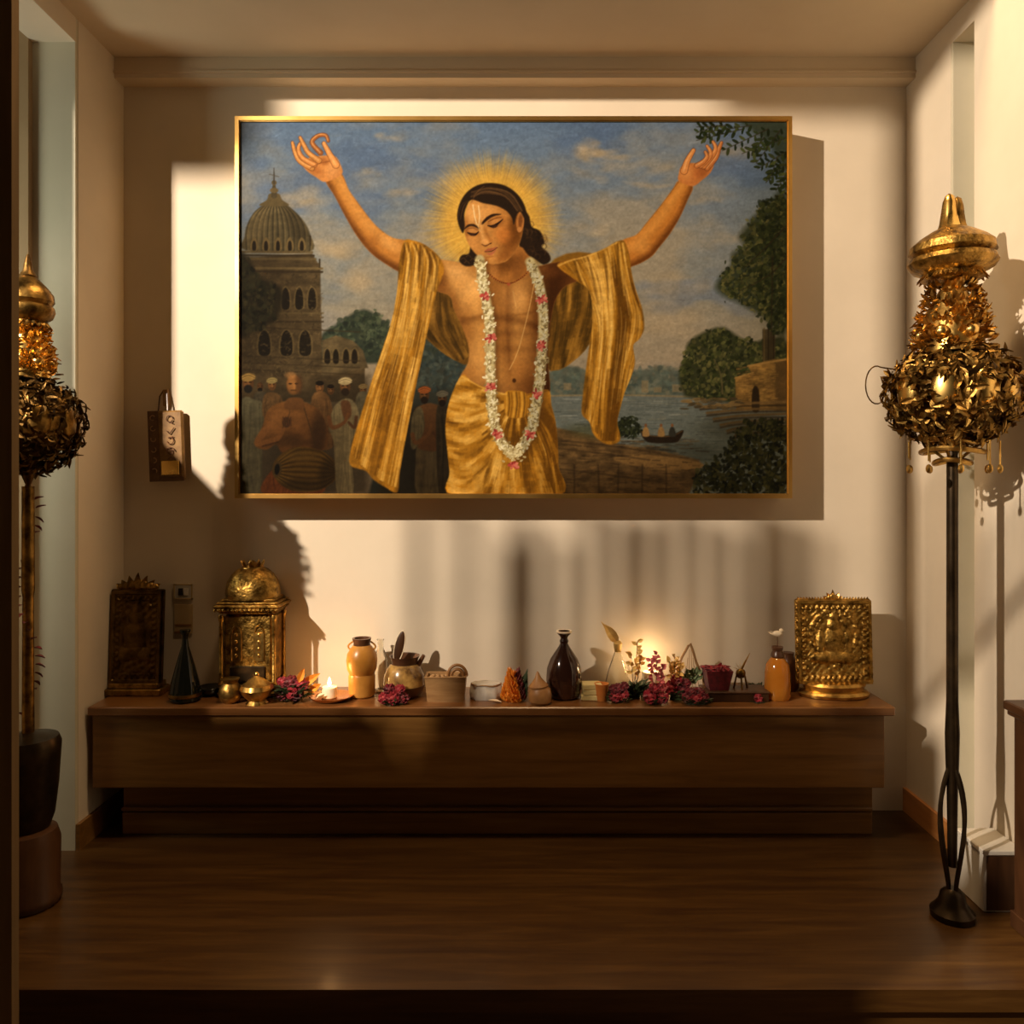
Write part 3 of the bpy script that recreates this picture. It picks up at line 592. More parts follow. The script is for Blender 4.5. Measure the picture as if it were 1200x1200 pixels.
# ------------------------------------------------------------------ materials
def base(name):
    m=bpy.data.materials.new(name); m.use_nodes=True; nt=m.node_tree
    return m,nt,nt.nodes['Principled BSDF']
def N(nt,t,**kw):
    n=nt.nodes.new(t)
    for k,v in kw.items():
        if k.startswith('i_'): n.inputs[k[2:].replace('_',' ')].default_value=v
        else: setattr(n,k,v)
    return n
def ramp(nt,fac,stops):
    r=nt.nodes.new('ShaderNodeValToRGB'); e=r.color_ramp.elements
    while len(e)<len(stops): e.new(.5)
    for x,(p,c) in zip(e,stops): x.position=p; x.color=(*c,1)
    nt.links.new(fac,r.inputs['Fac']); return r
def mat(name,c,c2=None,rough=.5,metal=0.0,scale=8,bump=0.0,bscale=None,stretch=(1,1,1),trans=0,coat=0,rough2=None,ior=1.45,detail=5,sheen=0):
    m,nt,b=base(name)
    tc=N(nt,'ShaderNodeTexCoord'); mp=N(nt,'ShaderNodeMapping'); mp.inputs['Scale'].default_value=stretch
    nt.links.new(tc.outputs['Object'],mp.inputs['Vector'])
    nz=N(nt,'ShaderNodeTexNoise',i_Scale=scale,i_Detail=detail,i_Roughness=.6); nt.links.new(mp.outputs['Vector'],nz.inputs['Vector'])
    r=ramp(nt,nz.outputs['Fac'],[(.35,c),(.68,c2 or c)]); nt.links.new(r.outputs['Color'],b.inputs['Base Color'])
    b.inputs['Roughness'].default_value=rough; b.inputs['Metallic'].default_value=metal; b.inputs['IOR'].default_value=ior
    b.inputs['Transmission Weight'].default_value=trans; b.inputs['Coat Weight'].default_value=coat
    if sheen: b.inputs['Sheen Weight'].default_value=sheen
    if rough2 is not None:
        rr=N(nt,'ShaderNodeMapRange'); rr.inputs['To Min'].default_value=rough; rr.inputs['To Max'].default_value=rough2
        nt.links.new(nz.outputs['Fac'],rr.inputs['Value']); nt.links.new(rr.outputs['Result'],b.inputs['Roughness'])
    if bump:
        n2=N(nt,'ShaderNodeTexNoise',i_Scale=bscale or scale*3,i_Detail=4); nt.links.new(mp.outputs['Vector'],n2.inputs['Vector'])
        bp=N(nt,'ShaderNodeBump',i_Strength=bump,i_Distance=.004); nt.links.new(n2.outputs['Fac'],bp.inputs['Height']); nt.links.new(bp.outputs['Normal'],b.inputs['Normal'])
    return m
def wood(name,c1,c2,c3,rough=.35,planks=0,gs=(1.2,14,14),coat=0.0,bump=.12):
    """long grain along x; planks = width of boards along y"""
    m,nt,b=base(name)
    tc=N(nt,'ShaderNodeTexCoord'); mp=N(nt,'ShaderNodeMapping'); mp.inputs['Scale'].default_value=gs
    nt.links.new(tc.outputs['Object'],mp.inputs['Vector'])
    vec=mp.outputs['Vector']
    if planks:
        sx=N(nt,'ShaderNodeSeparateXYZ'); nt.links.new(tc.outputs['Object'],sx.inputs['Vector'])
        d=N(nt,'ShaderNodeMath',operation='DIVIDE'); d.inputs[1].default_value=planks; nt.links.new(sx.outputs['Y'],d.inputs[0])
        fl=N(nt,'ShaderNodeMath',operation='FLOOR'); nt.links.new(d.outputs[0],fl.inputs[0])
        wn=N(nt,'ShaderNodeTexWhiteNoise',noise_dimensions='1D'); nt.links.new(fl.outputs[0],wn.inputs['W'])
        va=N(nt,'ShaderNodeVectorMath',operation='ADD'); nt.links.new(vec,va.inputs[0])
        vs=N(nt,'ShaderNodeVectorMath',operation='SCALE'); vs.inputs['Scale'].default_value=7; nt.links.new(wn.outputs['Color'],vs.inputs[0]); nt.links.new(vs.outputs['Vector'],va.inputs[1]); vec=va.outputs['Vector']
    nz=N(nt,'ShaderNodeTexNoise',i_Scale=2.2,i_Detail=8,i_Roughness=.62,i_Distortion=.6); nt.links.new(vec,nz.inputs['Vector'])
    r=ramp(nt,nz.outputs['Fac'],[(.3,c1),(.5,c2),(.72,c3)]); out=r.outputs['Color']
    hgt=nz.outputs['Fac']
    if planks:
        hv=N(nt,'ShaderNodeHueSaturation'); mr=N(nt,'ShaderNodeMapRange'); mr.inputs['To Min'].default_value=.72; mr.inputs['To Max'].default_value=1.2
        nt.links.new(wn.outputs['Value'],mr.inputs['Value']); nt.links.new(mr.outputs['Result'],hv.inputs['Value']); nt.links.new(out,hv.inputs['Color']); out=hv.outputs['Color']
        fr=N(nt,'ShaderNodeMath',operation='FRACT'); nt.links.new(d.outputs[0],fr.inputs[0])
        gt=N(nt,'ShaderNodeMath',operation='GREATER_THAN'); gt.inputs[1].default_value=.03; nt.links.new(fr.outputs[0],gt.inputs[0])
        mu=N(nt,'ShaderNodeMath',operation='MULTIPLY_ADD'); mu.inputs[1].default_value=.35; nt.links.new(nz.outputs['Fac'],mu.inputs[0]); nt.links.new(gt.outputs[0],mu.inputs[2]); hgt=mu.outputs[0]
    nt.links.new(out,b.inputs['Base Color'])
    b.inputs['Roughness'].default_value=rough; b.inputs['Coat Weight'].default_value=coat; b.inputs['Coat Roughness'].default_value=.15
    if bump:
        bp=N(nt,'ShaderNodeBump',i_Strength=bump,i_Distance=.003); nt.links.new(hgt,bp.inputs['Height']); nt.links.new(bp.outputs['Normal'],b.inputs['Normal'])
    return m
def emit(name,c,s):
    m,nt,b=base(name); b.inputs['Base Color'].default_value=(*c,1); b.inputs['Emission Color'].default_value=(*c,1); b.inputs['Emission Strength'].default_value=s; return m

WALL=mat('cream wall paint',(.66,.575,.45),(.71,.62,.49),.75,scale=3,bump=.05,bscale=60)
CEIL=mat('ceiling paint',(.62,.51,.36),(.66,.55,.40),.8,scale=3,bump=.04,bscale=60)
DAYLIT=mat('daylight toned reveal',(.57,.53,.40),(.62,.57,.44),.6,scale=4,bump=.04)  # greener tone puts the cool daylight on the reveals into their colour
WHITE=mat('white paint',(.66,.62,.54),(.72,.68,.6),.5,scale=5)
FLOOR=wood('dark polished floorboards',(.045,.017,.005),(.072,.032,.007),(.115,.054,.013),.36,planks=.16,gs=(1.0,12,12),coat=.12)
BENCH=wood('brown altar wood',(.13,.058,.012),(.195,.09,.02),(.25,.125,.032),.36,gs=(1.0,14,14),coat=.15)
BTOP=wood('lighter altar top wood',(.12,.045,.013),(.18,.075,.022),(.24,.105,.035),.28,gs=(1.0,14,14),coat=.3)
DARKW=wood('dark walnut',(.035,.013,.005),(.06,.024,.009),(.09,.038,.014),.4,gs=(8,8,1.2))
BLOCKW=wood('brown blocker wood',(.042,.025,.010),(.055,.033,.014),(.075,.045,.02),.9,gs=(9,9,.8))
ORANGEW=wood('orange skirting wood',(.34,.135,.035),(.44,.18,.05),(.52,.23,.07),.35,gs=(9,1.4,9),coat=.2)
TAN=wood('tan wood',(.24,.13,.05),(.34,.19,.075),(.42,.25,.11),.5,gs=(3,12,22))
BRASS=mat('brass',(.30,.17,.045),(.80,.50,.14),.24,1.0,scale=22,rough2=.42,bump=.25,bscale=60)
BRASSL=mat('bright brass',(.72,.45,.12),(.92,.62,.20),.2,1.0,scale=14,rough2=.34)
BRASSD=mat('dark aged brass',(.10,.055,.014),(.46,.27,.07),.3,1.0,scale=26,rough2=.5,bump=.4,bscale=70)
OLDGOLD=mat('old gilt',(.11,.058,.012),(.62,.37,.09),.3,1.0,scale=34,rough2=.5,bump=.7,bscale=110)
BRONZE=mat('dark bronze',(.05,.028,.01),(.20,.115,.035),.36,1.0,scale=18,rough2=.55,bump=.4,bscale=50)
IRON=mat('blackened iron',(.035,.024,.014),(.07,.046,.024),.35,.8,scale=20)
GILT=mat('gilt frame',(.66,.38,.10),(.80,.50,.16),.34,1.0,scale=6)
OCHRE=mat('ochre clay',(.44,.19,.03),(.60,.29,.06),.3,scale=9,bump=.1)
DCLAY=mat('dark brown clay',(.06,.025,.012),(.15,.062,.025),.3,scale=8,bump=.1)
MCLAY=mat('brown clay',(.24,.11,.035),(.36,.18,.06),.45,scale=10,bump=.1)
GLAZE=mat('dark brown glaze',(.016,.006,.004),(.048,.016,.008),.14,scale=7,coat=.4)
FLASK=mat('black green glass',(.006,.008,.007),(.014,.016,.012),.1,scale=5,coat=.15)
CLEAR=mat('clear glass',(.92,.9,.82),(.96,.94,.88),.03,scale=4,trans=1.0)
AMBER=mat('amber glass',(.62,.20,.018),(.76,.32,.045),.12,scale=5,trans=.45)
CLOTH=mat('white cloth',(.60,.56,.50),(.72,.68,.60),.8,scale=20,bump=.3,sheen=.3)
YELLOW=mat('pale yellow wax',(.62,.50,.20),(.72,.60,.28),.45,scale=14)
TERRA=mat('orange terracotta',(.55,.17,.03),(.66,.24,.05),.5,scale=14)
CRIM=mat('crimson petals',(.20,.008,.016),(.42,.024,.04),.5,scale=60,sheen=.2)
DRED=mat('dark red petals',(.09,.006,.012),(.22,.012,.022),.5,scale=60,sheen=.2)
PINK=mat('pink petals',(.55,.10,.12),(.72,.2,.2),.5,scale=60)
ORANGE=mat('orange petals',(.72,.22,.02),(.85,.36,.04),.5,scale=50)
GOLDP=mat('golden petals',(.74,.46,.12),(.85,.6,.22),.45,scale=50)
PALEP=mat('pale petals',(.72,.58,.40),(.85,.74,.56),.5,scale=50)
GREEN=mat('dark green leaves',(.022,.036,.014),(.05,.075,.028),.5,scale=40)
PALEG=mat('pale green leaves',(.16,.22,.10),(.26,.32,.16),.5,scale=40)
BEIGE=mat('beige card',(.46,.33,.16),(.54,.40,.21),.7,scale=12)
BLACK=mat('black plastic',(.02,.018,.015),(.03,.026,.02),.4)
PLAST=mat('white plastic',(.5,.47,.4),(.55,.52,.45),.4)
CANVAS_BACK=mat('raw canvas',(.3,.22,.12),(.36,.27,.16),.8,scale=30)

# ------------------------------------------------------------------ setting
WL, WR = wx(145,0), wx(1062,0)                # side walls: -1.622, 1.577
struct('wall_back',MB().box(WL-.3,0,-.2,WR+.3,.12,3.3),WALL)
struct('ceiling',MB().box(WL-.3,-.62,3.04,WR+.3,0,3.3),CEIL)
struct('trim_1',MB().box(WL,-.075,2.958,WR,0,3.04).box(WL,-.083,2.975,WR,-.075,2.985),CEIL)
struct('wall_left',MB().box(WL-.158,-.33,-.02,WL,0,3.04),WALL)
struct('trim_2',MB().box(WL-.158,-.62,2.95,WL,-.345,3.04),WALL)
struct('window_1',MB().box(WL-.158,-.345,0,WL-.002,-.33,3.04),DAYLIT)
struct('trim_3',MB().box(WL-.36,-.37,0,WL-.158,-.33,3.3),mat('brown casing paint',(.34,.23,.12),(.38,.26,.14),.7))
struct('wall_right',MB().box(WR,-.33,-.02,WR+.2,0,3.04).box(WR,-1.3,-.02,WR+.2,-.48,3.6),WALL)
struct('trim_4',MB().box(WR,-.48,2.95,WR+.2,-.33,3.04),WALL)
struct('window_2',MB().box(WR+.002,-.345,0,WR+.11,-.33,2.95).box(WR+.10,-.48,0,WR+.12,-.345,2.95),DAYLIT)
struct('baseboard_right',MB().box(WR-.014,-.33,0,WR,0,.095),ORANGEW)
struct('baseboard_left',MB().box(WL,-.345,0,WL+.014,-.0,.095),BENCH)
struct('floor',MB().box(WL-.4,-1.121,-.06,WR+.2,0,0).box(WL-.4,-1.10,-.3,WR+.2,0,-.06),FLOOR)
struct('floor.001',MB().box(-4.2,-4.5,-.36,3,-1.10,-.3),FLOOR)
struct('trim_5',MB().box(wx(-8,-1.83),-1.84,-.3,wx(18,-1.83),-1.82,3.6).box(-1.10,-1.96,-.3,-1.03,-1.94,3.6),wood('door post wood',(.15,.092,.036),(.19,.118,.048),(.24,.15,.065),.9,gs=(9,9,.8)))     # door post at left of view, plus an unseen board added to shade it
# unseen blockers added to shape the light: screen, slats, boards, post and parapet
struct('shade_screen',MB().box(-2.9,-2.26,-.3,-2.23,-2.2,2.25).box(-2.23,-2.26,-.3,-2.205,-2.2,2.20).box(-2.205,-2.26,-.3,-2.165,-2.2,2.13).box(-2.165,-2.26,-.3,-2.14,-2.2,2.20).box(-2.14,-2.26,-.3,-1.33,-2.2,2.25).box(-1.33,-2.26,-.3,-1.18,-2.2,2.0).box(-1.18,-2.26,-.3,-.98,-2.2,1.86),BLOCKW)  # unseen screen added to shade bench and floor; its notch throws a glint
struct('shade_post',MB().box(-2.42,-1.22,-.3,-2.13,-1.18,3.3),BLOCKW)          # unseen post added to keep direct light off the left reveal
struct('shade_board_left',MB().box(-2.9,-2.26,3.27,-2.55,-2.2,3.9),BLOCKW)            # unseen board added to fade the top of the left light patch
lat=MB()                                                                   # unseen thin slats added to dim and streak the light
for i in range(12):
    x=-2.16+i*.048; lat.box(x,-2.25,2.25,x+(.011 if i<2 else .015),-2.235,2.70-(.06 if i<3 else .02*(i%3)))
for x in (-2.135,-1.93,-1.70): lat.box(x,-2.25,2.25,x+.026,-2.235,2.68)
lat.box(-2.17,-2.252,2.25,-1.60,-2.233,2.262)
for i in range(10):
    x=-1.42+i*.030; lat.box(x,-2.25,2.33,x+.011,-2.247,2.72)
for i in range(13):
    x=-1.13+i*.032; lat.box(x,-2.25,1.86,x+.006,-2.247,2.50)
lat.box(-1.43,-2.252,2.32,-.72,-2.233,2.335)
for x,w_ in ((-2.31,.013),(-2.233,.015)): lat.box(x,-2.25,2.25,x+w_,-2.235,2.70)
struct('shade_slats',lat,BLOCKW)
struct('shade_board_right',MB().box(-1.75,-2.26,3.37,-.70,-2.2,3.9),BLOCKW)  # unseen board added to dim the top of the right side
struct('shade_parapet',MB().box(-1.98,-1.34,-.3,-1.9,-.6,1.966),WALL)  # unseen low wall added to cut the slanting lower edge of the patch

# ------------------------------------------------------------------ the painting
def painting():
    y=-.14; k=sc(y)
    t=thing('framed_painting','large gold-framed painting of a garlanded man in yellow robes with both arms raised','painting',(0,0,wz(584,y)))
    z0=wz(584,y)
    X0,X1,Z0,Z1=wx(275,y),wx(928.5,y),0,wz(136,y)-z0
    w=.0155; fr=MB()
    for (a,b,c,d) in [(X0,Z0,X1,Z0+w),(X0,Z1-w,X1,Z1),(X0,Z0+w,X0+w,Z1-w),(X1-w,Z0+w,X1,Z1-w)]: fr.box(a,y,b,c,-.002,d)
    # thin inner lip
    for (a,b,c,d) in [(X0+w,Z0+w,X1-w,Z0+w+.003),(X0+w,Z1-w-.003,X1-w,Z1-w),(X0+w,Z0+w,X0+w+.003,Z1-w),(X1-w-.003,Z0+w,X1-w,Z1-w)]: fr.box(a,y+.005,b,c,y+.03,d)
    fr.build('frame',GILT,t,False)
    MB().box(X0+w,y+.018,Z0+w,X1-w,-.004,Z1-w).build('backing',CANVAS_BACK,t,False)
    a=paint_picture(); h,wd=a.shape[:2]
    lin=np.where(a<=.04045,a/12.92,((a+.055)/1.055)**2.4)*CANVAS_GAIN
    xs=np.linspace(X0+w+.001,X1-w-.001,wd); zs=np.linspace(Z1-w-.001,Z0+w+.001,h)
    XX,ZZ=np.meshgrid(xs,zs); rng=np.random.default_rng(1)
    YY=np.full_like(XX,y+.012)+rng.normal(0,.00006,XX.shape)
    co=np.stack([XX,YY,ZZ],-1).reshape(-1,3).astype(np.float32)
    idx=np.arange(h*wd).reshape(h,wd)
    q=np.stack([idx[1:,:-1],idx[1:,1:],idx[:-1,1:],idx[:-1,:-1]],-1).reshape(-1,4)
    me=bpy.data.meshes.new('canvas'); me.vertices.add(len(co)); me.vertices.foreach_set('co',co.ravel())
    me.loops.add(q.size); me.loops.foreach_set('vertex_index',q.ravel().astype(np.int32))
    me.polygons.add(len(q)); me.polygons.foreach_set('loop_start',(np.arange(len(q))*4).astype(np.int32))
    me.update(calc_edges=True); me.validate()
    at=me.color_attributes.new('paint','FLOAT_COLOR','POINT')
    at.data.foreach_set('color',np.concatenate([lin.reshape(-1,3),np.ones((h*wd,1))],1).astype(np.float32).ravel())
    m,nt,b=base('oil paint'); ca=N(nt,'ShaderNodeVertexColor',layer_name='paint'); nt.links.new(ca.outputs['Color'],b.inputs['Base Color'])
    b.inputs['Roughness'].default_value=.7; b.inputs['Specular IOR Level'].default_value=.04
    me.materials.append(m); o=bpy.data.objects.new('canvas',me); COL.objects.link(o); o.parent=t
CANVAS_GAIN=np.array([.76,.80,.84])

# ------------------------------------------------------------------ altar bench
def bench():
    y=-.28
    t=thing('altar_bench','long low brown wooden altar bench against the back wall','bench',(0,0,0))
    MB().box(wx(104,y),y-.012,.474,wx(1048,y),-.002,TOP,b=.004).build('top',BTOP,t,False)
    MB().box(wx(108,y),y,.202,wx(1037,y),-.004,.474,b=.003).build('front_face',BENCH,t,False)
    MB().box(wx(145,-.2),-.20,.0,wx(1022,-.2),-.006,.202).build('plinth',BENCH,t,False)
    MB().box(wx(143,-.214),-.214,.0,wx(1022,-.214),-.2,.082,b=.003).box(wx(143,-.214),-.222,.09,wx(1022,-.214),-.2,.104,b=.003).build('plinth_moulding',BENCH,t,False)

def at(px,y): return (wx(px,y),y,TOP)
def prof(k,pts): return [(max(r,.02)/k,h/k) for r,h in pts]

# ------------------------------------------------------------------ carved tablets
def smooth(a,b,x): x=min(1,max(0,(x-a)/(b-a))); return x*x*(3-2*x)
def figure(u,v,asp):
    """low relief of a seated figure under an arch"""
    x=(u-.5)*asp; h=0
    def bl(cx,cy,rx,ry,d):
        q=((x-cx)/rx)**2+((v-cy)/ry)**2
        return d*math.sqrt(max(0,1-q))
    h=max(h,bl(0,.74,.10,.095,1.0),bl(0,.86,.07,.08,.8),bl(0,.52,.17,.2,1.0),bl(-.19,.5,.07,.17,.8),bl(.19,.5,.07,.17,.8),
          bl(-.16,.27,.2,.09,.95),bl(.16,.27,.2,.09,.95),bl(0,.3,.14,.1,.8))
    r=math.hypot(x/.34,(v-.62)/.34)
    if .88<r<1.02 and v>.3: h=max(h,.5+.15*math.sin(math.atan2(v-.62,x)*26))
    return h
def tablet_fn(asp,depth,seed):
    rnd=random.Random(seed); ph=[rnd.uniform(0,6.3) for _ in range(6)]
    def fn(u,v):
        x=(u-.5)*asp; e=min(u*asp,(1-u)*asp,v,1-v)
        h=0
        if e<.035: h=.9
        elif e<.10: h=.5+.3*math.sin((u*asp if e in (v,1-v) else v)*95)*math.sin(e*62)
        else:
            h=max(.2+.22*math.sin(x*58+ph[0]+3*math.sin(v*11))*math.sin(v*54+ph[1]+2*math.sin(x*13)),figure((u-.5)*1.15+.5,(v-.08)/.84,asp))
        return h*depth
    return fn
def crest(mb,w,h,y,n=7):
    for i in range(n):
        f=i/(n-1)*2-1; r=h*(.34-.16*abs(f))
        mb.ball((f*w*.46,y,r*.7),r*1.15,.009,r,10,7)
        mb.leaf((f*w*.4,y,0),(f*.8,-.08,1-.4*abs(f)),(0,-1,.1),h*(.95-.45*abs(f)),h*.42,.05,.003)
def dark_tablet():
    y=-.1;k=sc(y)
    t=thing('bronze_tablet','dark bronze relief tablet with a leafy crest at the left end of the altar','relief tablet',at(161,y))
    MB().box(-33/k,-.05,0,33/k,.045,8/k,b=.004).box(-29/k,-.04,8/k,29/k,.04,14/k,b=.003).build('base',BRASSD,t,False)
    b=MB(); b.relief(58/k,106/k,52,96,tablet_fn(.55,.012,3),-.012,.024)
    for i in range(len(b.v)): x,yy,z=b.v[i]; b.v[i]=(x,yy+z*.06-.01,z+14/k)
    b.build('panel',BRONZE,t)
    f=MB(); 
    for s in (-1,1): f.tube([(s*30/k,-.014,14/k),(s*30/k,.010,121/k)],.006,8)
    f.tube([(-30/k,.010,120/k),(30/k,.010,120/k)],.006,8); f.build('frame',BRONZE,t)
    c=MB(); crest(c,44/k,20/k,0,7); c.build('crest',BRASSD,t,loc=(0,.008,122/k))
def gold_tablet():
    y=-.13;k=sc(y)
    t=thing('brass_tablet','gold relief tablet on a round foot at the right end of the altar','relief tablet',at(977,y))
    MB().lathe(prof(k,[(36,0),(40,1),(41,4),(38,7),(34,8),(35,11),(37,14),(33,17),(20,18)]),36,sy=.62).build('foot',BRASS,t)
    b=MB(); b.relief(86/k,96/k,84,92,tablet_fn(.9,.016,8),-.010,.026)
    for i in range(len(b.v)): x,yy,z=b.v[i]; b.v[i]=(x,yy+z*.05,z+15/k)
    b.build('panel',OLDGOLD,t)
    f=MB()
    for s in (-1,1):
        f.tube([(s*43/k,-.008,15/k),(s*43/k,.012,111/k)],.007,8)
        for i in range(13): f.ball((s*43/k,-.014+.02*i/12,(18+i*7.6)/k),.006,.006,.009,8,6)
    f.tube([(-43/k,.012,111/k),(43/k,.012,111/k)],.006,8)
    for i in range(25): f.leaf(((-40+i*80/24)/k,.012,111/k),((i-12)*.03,-.1,1),(0,-1,0),.014,.010,.1)
    f.build('frame',OLDGOLD,t)
    c=MB(); crest(c,16/k,12/k,0,5); c.build('crest',BRASS,t,loc=(0,.012,112/k))

# ------------------------------------------------------------------ shrine
def shrine():
    y=-.10;k=sc(y)
    t=thing('brass_shrine','domed brass shrine with corner columns standing on the left of the altar','shrine',at(296.5,y))
    W=33/k;D=.072
    MB().box(-W-.006,-D-.006,0,W+.006,D+.006,9/k,b=.012).box(-W-.001,-D-.001,9/k,W+.001,D+.001,15/k,b=.010).build('base',OLDGOLD,t,False)
    MB().box(-W+.012,-D+.012,15/k,W-.012,D-.012,96/k,b=.014).build('body',OLDGOLD,t,False)
    MB().box(-W*.62,-D+.004,17/k,W*.62,-D+.02,36/k,b=.004).build('niche',IRON,t,False)
    for sx in (-1,1):
        for sy in (-1,1):
            c=MB().lathe([(.011,0),(.011,.008),(.008,.012),(.0075,.24),(.010,.25),(.012,.262),(.009,.27)],12,cap=True)
            c.build('column',OLDGOLD,t,loc=(sx*(W-.009),sy*(D-.009),15/k))
    for sx in (-1,1):
        d=MB(); w=11/k
        pts=[(sx*13/k+w*.5*math.cos(PI*i/12),-D+.010,72/k+w*.9*math.sin(PI*i/12)) for i in range(13)]
        d.tube([(sx*13/k+w*.5,-D+.010,42/k)]+pts+[(sx*13/k-w*.5,-D+.010,42/k)],.0035,6)
        d.box(sx*13/k-w*.42,-D+.008,42/k,sx*13/k+w*.42,-D+.02,74/k)
        for i in range(4): d.ball((sx*13/k,-D+.008,(48+i*8)/k),.006,.004,.008,8,6)
        d.build('door_panel',BRASS,t)
    c=MB(); 
    for w,z0,z1 in [(.000,96,99),(.010,99,103),(.016,103,107),(.008,107,110),(-.004,110,113)]: c.box(-W-w,-D-w,z0/k,W+w,D+w,z1/k,b=.0055)
    for i in range(15): c.ball((-W-.008+(2*W+.016)*i/14,-D-.012,101/k),.006,.006,.007,8,6)
    c.build('cornice',OLDGOLD,t,False)
    d=MB().lathe(prof(k,[(30,0),(31,6),(30.5,13),(28.5,20),(24,28),(17,34),(9,37.5),(0,39)]),40,sy=.86,fl=lambda a,z:.022*math.sin(a*12+z*60)*math.cos(z*190))
    d.build('dome',OLDGOLD,t,loc=(0,0,112/k))
    f=MB()
    for i in range(9):
        a=2*PI*i/9; f.leaf((9/k*math.cos(a),9/k*math.sin(a),148/k),(math.cos(a)*.5,math.sin(a)*.5,1),(math.cos(a),math.sin(a),0),9/k,6/k,-.1,.002)
    f.lathe(prof(k,[(14,145),(13,148),(8,151),(3,154),(.2,156)]),18); f.build('finial',BRASS,t)

# ------------------------------------------------------------------ generic small things
def pot(name,label,cat,px,y,pr,m,part='body',n=32,fl=None,sy=1.0,rz=0):
    t=thing(name,label,cat,at(px,y),rz); k=sc(y)
    MB().lathe(prof(k,pr),n,fl=fl,sy=sy).build(part,m,t); return t,k
def rose(mb,c,r,rnd,rings=3):
    c=Vector(c)
    for q in range(rings):
        n=4+q*2; rr=r*(.25+.3*q)
        for i in range(n):
            a=2*PI*(i+rnd.random()*.5)/n; tilt=.35+.4*q
            d=Vector((math.cos(a)*tilt,math.sin(a)*tilt,1.0-.25*q))
            mb.leaf(c+Vector((math.cos(a),math.sin(a),0))*rr*.3,d,(math.cos(a),math.sin(a),.2),r*(.95-.05*q),r*.95,-.25+.25*q,.0015)
def bunch(name,label,px,y,flowers,greens,seed,mats,extra=None,group=None,z=0):
    """flowers: list of (dx_px, dz_px, r_px, material index, dy)"""
    k=sc(y); rnd=random.Random(seed); X,Y,Z=at(px,y)
    t=thing(name,label,'flowers',(X,Y,Z+z),0,group)
    for dx,dz,r,mi,dy in flowers:
        b=MB(); rose(b,(0,0,-r*.45/k),r/k,rnd)
        b.ball((0,0,-r*.2/k),r*.42/k,r*.42/k,r*.5/k,10,7)
        o=b.build('flower',mats[mi],t,loc=(dx/k,dy,max(dz,r*.95)/k)); o.rotation_euler=(.75+rnd.uniform(-.3,.3),rnd.uniform(-.5,.5),0)
    if greens:
        b=MB()
        n,w,h=greens
        for i in range(n):
            a=rnd.uniform(0,2*PI); q=rnd.random()**.5
            p=(math.cos(a)*w*.5*q/k,math.sin(a)*.03*q,rnd.uniform(.02,.35)*h/k)
            b.leaf(p,(math.cos(a)*.9,math.sin(a)*.6-.1,rnd.uniform(.2,1.2)),(0,0,1),rnd.uniform(.25,.45)*h/k,h*.2/k,rnd.uniform(0,.4))
        b.v=[(x,y_,max(.001,z_)) for x,y_,z_ in b.v]
        b.lathe([(w*.34/k,.001),(w*.3/k,h*.2/k),(w*.1/k,h*.34/k)],14,sy=.5)
        b.build('leaves',GREEN,t)
    return t,k
# ------------------------------------------------------------------ floor lamps of gilt leaves
def leafball(mb,c,R,n,L,seed,holes=(),sq=1.0,zr=(-1,1)):
    rnd=random.Random(seed); c=Vector(c); i=0
    while i<n:
        z=rnd.uniform(*zr); a=rnd.uniform(0,2*PI); q=math.sqrt(max(0,1-z*z)); d=Vector((q*math.cos(a),q*math.sin(a),z))
        i+=1
        if any(d.dot(h)>cs for h,cs in holes): continue
        p=c+Vector((d.x*R,d.y*R,d.z*R*sq))*rnd.uniform(.78,.97)
        tg=Vector((rnd.gauss(0,1),rnd.gauss(0,1),rnd.gauss(0,1))); tg=(tg-d*tg.dot(d)).normalized()
        mb.leaf(p,d*rnd.uniform(.2,.7)+tg,d,L*rnd.uniform(.7,1.3),L*rnd.uniform(.4,.6),rnd.uniform(-.3,.6))
def direction(az,el): return Vector((math.sin(az)*math.cos(el),-math.cos(az)*math.cos(el),math.sin(el)))

